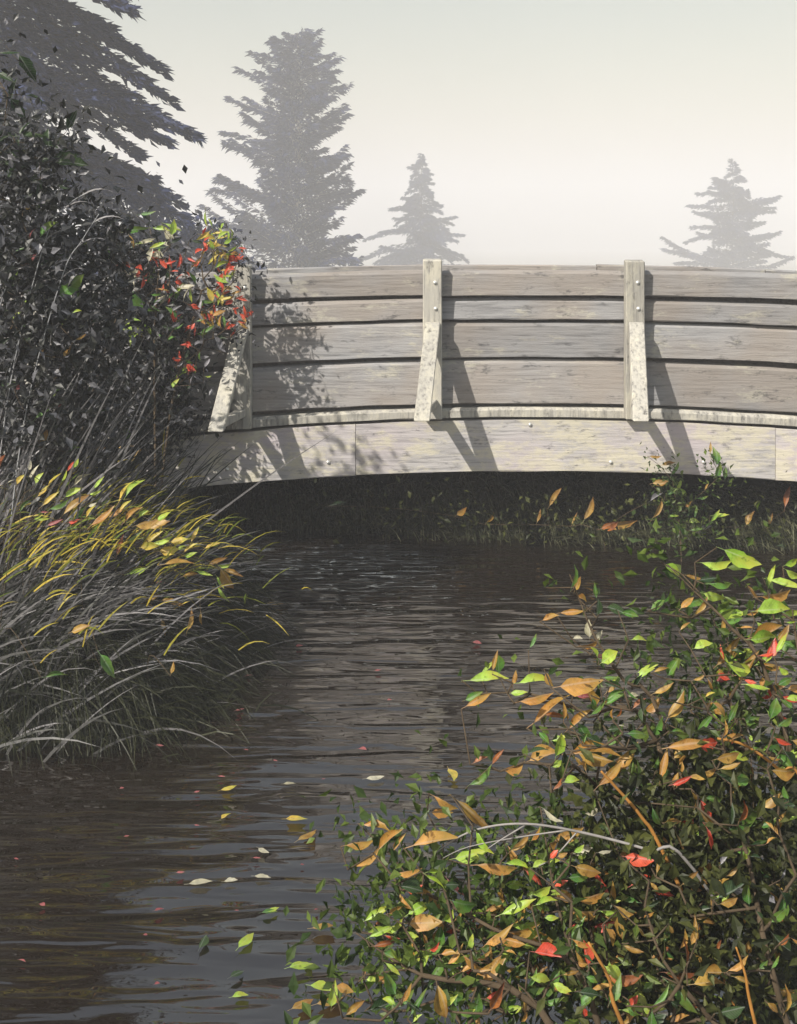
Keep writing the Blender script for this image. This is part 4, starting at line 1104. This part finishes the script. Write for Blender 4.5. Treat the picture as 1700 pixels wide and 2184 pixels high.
# ------------------------------------------------------------------ leaves and petals floating on the water
def on_water(px, py):
    Y = F * EYE / (py - HORIZON)
    return Vector(((px - 850) / F * Y, Y, 0.006))
def z9(x, y): return (x * .5, 1564 + y * .5)
named = [(*z9(975, 250), 32, 20, 'yellow', 'yellow leaf floating on black water at the edge of the light ripples'),
         (*z9(965, 370), 22, 40, 'yellow', 'small yellow leaf floating just below the lone yellow leaf'),
         (*z9(1265, 382), 45, 0, 'yellow', 'pair of pale yellow leaf halves floating left of the orange leaves'),
         (*z9(1125, 518), 28, -30, 'cream', 'cream leaf floating beside a red petal'),
         (*z9(1600, 205), 38, 8, 'cream', 'pale leaf floating below the bright post reflection'),
         (*z9(1235, 230), 26, 5, 'cream', 'small white leaf floating right of the yellow leaf'),
         (*z9(855, 658), 48, 5, 'cream', 'long cream leaf floating on the dark lower water'),
         (*z9(985, 648), 28, 8, 'cream', 'thin cream leaf floating right of the long cream one'),
         (*z9(1120, 630), 35, -5, 'cream', 'small cream leaf at the right end of the cream row'),
         (*z9(1050, 900), 48, 60, 'lime', 'upright lime leaf floating near the bottom edge'),
         (*z9(1285, 1005), 52, 20, 'lime', 'lime leaf with stalk floating near the low shrub'),
         (*z9(1025, 1140), 34, 15, 'lime', 'lowest lime leaf floating at the bottom edge'),
         (*z9(1165, 770), 26, 30, 'lime', 'tiny lime leaf floating by a dark green leaf'),
         (*z9(1150, 780), 32, 10, 'green', 'dark green leaf floating under the tiny lime leaf'),
         (*z9(1380, 848), 48, 5, 'ochre', 'dull ochre leaf floating left of the low shrub'),
         (*z9(1410, 1160), 60, 20, 'ochre', 'large ochre leaf floating at the bottom edge'),
         (*z9(1290, 1178), 48, 30, 'ochre', 'smaller ochre leaf at the bottom edge left of the large one'),
         (*z9(1370, 1105), 48, -12, 'lime', 'lime and orange leaf floating above the ochre leaves'),
         (*z9(1310, 450), 45, 40, 'ochre', 'brown leaf floating left of the first orange leaf'),
         (*z9(865, 910), 36, 80, 'dark', 'dark green leaf floating left of the upright lime leaf'),
         (*z9(1010, 1045), 32, 40, 'dark', 'dark green leaf floating above the lowest lime leaf'),
         (590, 1292, 45, 0, 'ochre', 'ochre leaf floating by the tip of the left bank'),
         (425, 1108, 60, 0, 'ochre', 'ochre leaf floating where the stream meets the bridge end'),
         (962, 1660, 34, -75, 'yellow', 'yellow leaf floating upright left of the orange stalk')]
def float_leaf(px, py, l, ang, colour, label, group=None, name='floating_leaf', shape='ovate', cat='leaf'):
    p = on_water(px, py)
    L = l / F * p.y
    # lies flat: angle turned into a heading on the water
    a = math.radians(ang)
    slope = (py - HORIZON) / F
    d = Vector((math.cos(a), math.sin(a) / slope * 0.8, 0))
    stretch = min(1.8, d.length); d.normalize()
    me = leaf_mesh(shape, colour, random.randrange(4))
    o = bpy.data.objects.new(name, me); link(o)
    x = d.cross(Vector((0, 0, 1))).normalized()
    z = x.cross(d)
    R = Matrix((x, d, z)).transposed().to_4x4()
    S = Matrix.Diagonal((L * 1.25, L * stretch, L * 0.3, 1))
    o.matrix_world = Matrix.Translation(p - d * L * stretch * 0.5 + Vector((0, 0, 0.012))) @ R @ S
    tag(o, label, cat, group)
for q in named: float_leaf(*q)
pinks = [z9(*q) for q in ((620, 880), (430, 455), (540, 455), (780, 395), (840, 408), (1205, 100), (1175, 130), (790, 150), (180, 750), (330, 1035), (680, 770), (810, 845), (670, 1090), (810, 1080), (1095, 550), (1290, 300), (1380, 210), (590, 525),
         (1010, 775), (400, 960), (95, 990), (460, 1100), (70, 552), (150, 605), (770, 610), (960, 495), (1050, 85), (1115, 85), (840, 265), (550, 170), (680, 65), (935, 60), (1290, 578), (1390, 320), (945, 200), (740, 1165), (1350, 770), (1480, 175), (520, 250), (945, 90))]
pinks += [(600 * .68 + x * .44, 1020 + y * .44) for x, y in ((525, 825), (390, 960), (280, 970), (825, 1035), (960, 1090), (300, 1140), (235, 1135), (515, 755), (905, 945), (890, 600), (1385, 810), (1060, 1335), (830, 1330), (880, 880))]
for (x, y) in pinks[::2]:
    float_leaf(x, y, random.uniform(8, 20), random.uniform(-20, 25), 'pink', 'small pink petal floating on the dark water', 'pink petals on the water', 'floating_petal', random.choice(('lance', 'ovate', 'round')), 'petal')

# ------------------------------------------------------------------ haze
hm = bpy.data.materials.new('mist')
hm.use_nodes = True
ht = hm.node_tree
ht.nodes.remove(ht.nodes['Principled BSDF'])
pv = ht.nodes.new('ShaderNodeVolumePrincipled')
pv.inputs['Color'].default_value = (0.945, 0.945, 1.0, 1)
pv.inputs['Density'].default_value = 0.0048
pv.inputs['Anisotropy'].default_value = 0.0
ht.links.new(pv.outputs[0], ht.nodes['Material Output'].inputs['Volume'])
lo = [(-800, -800, -11), (800, -800, -11), (800, 800, -11), (-800, 800, -11)]
hi = [(a, b2, 38.0) for a, b2, _ in lo]
hz = obj('haze', mesh('haze', *boxy(lo, hi), hm))
tag(hz, 'pale mist over the stream and meadow', 'mist', kind='stuff')
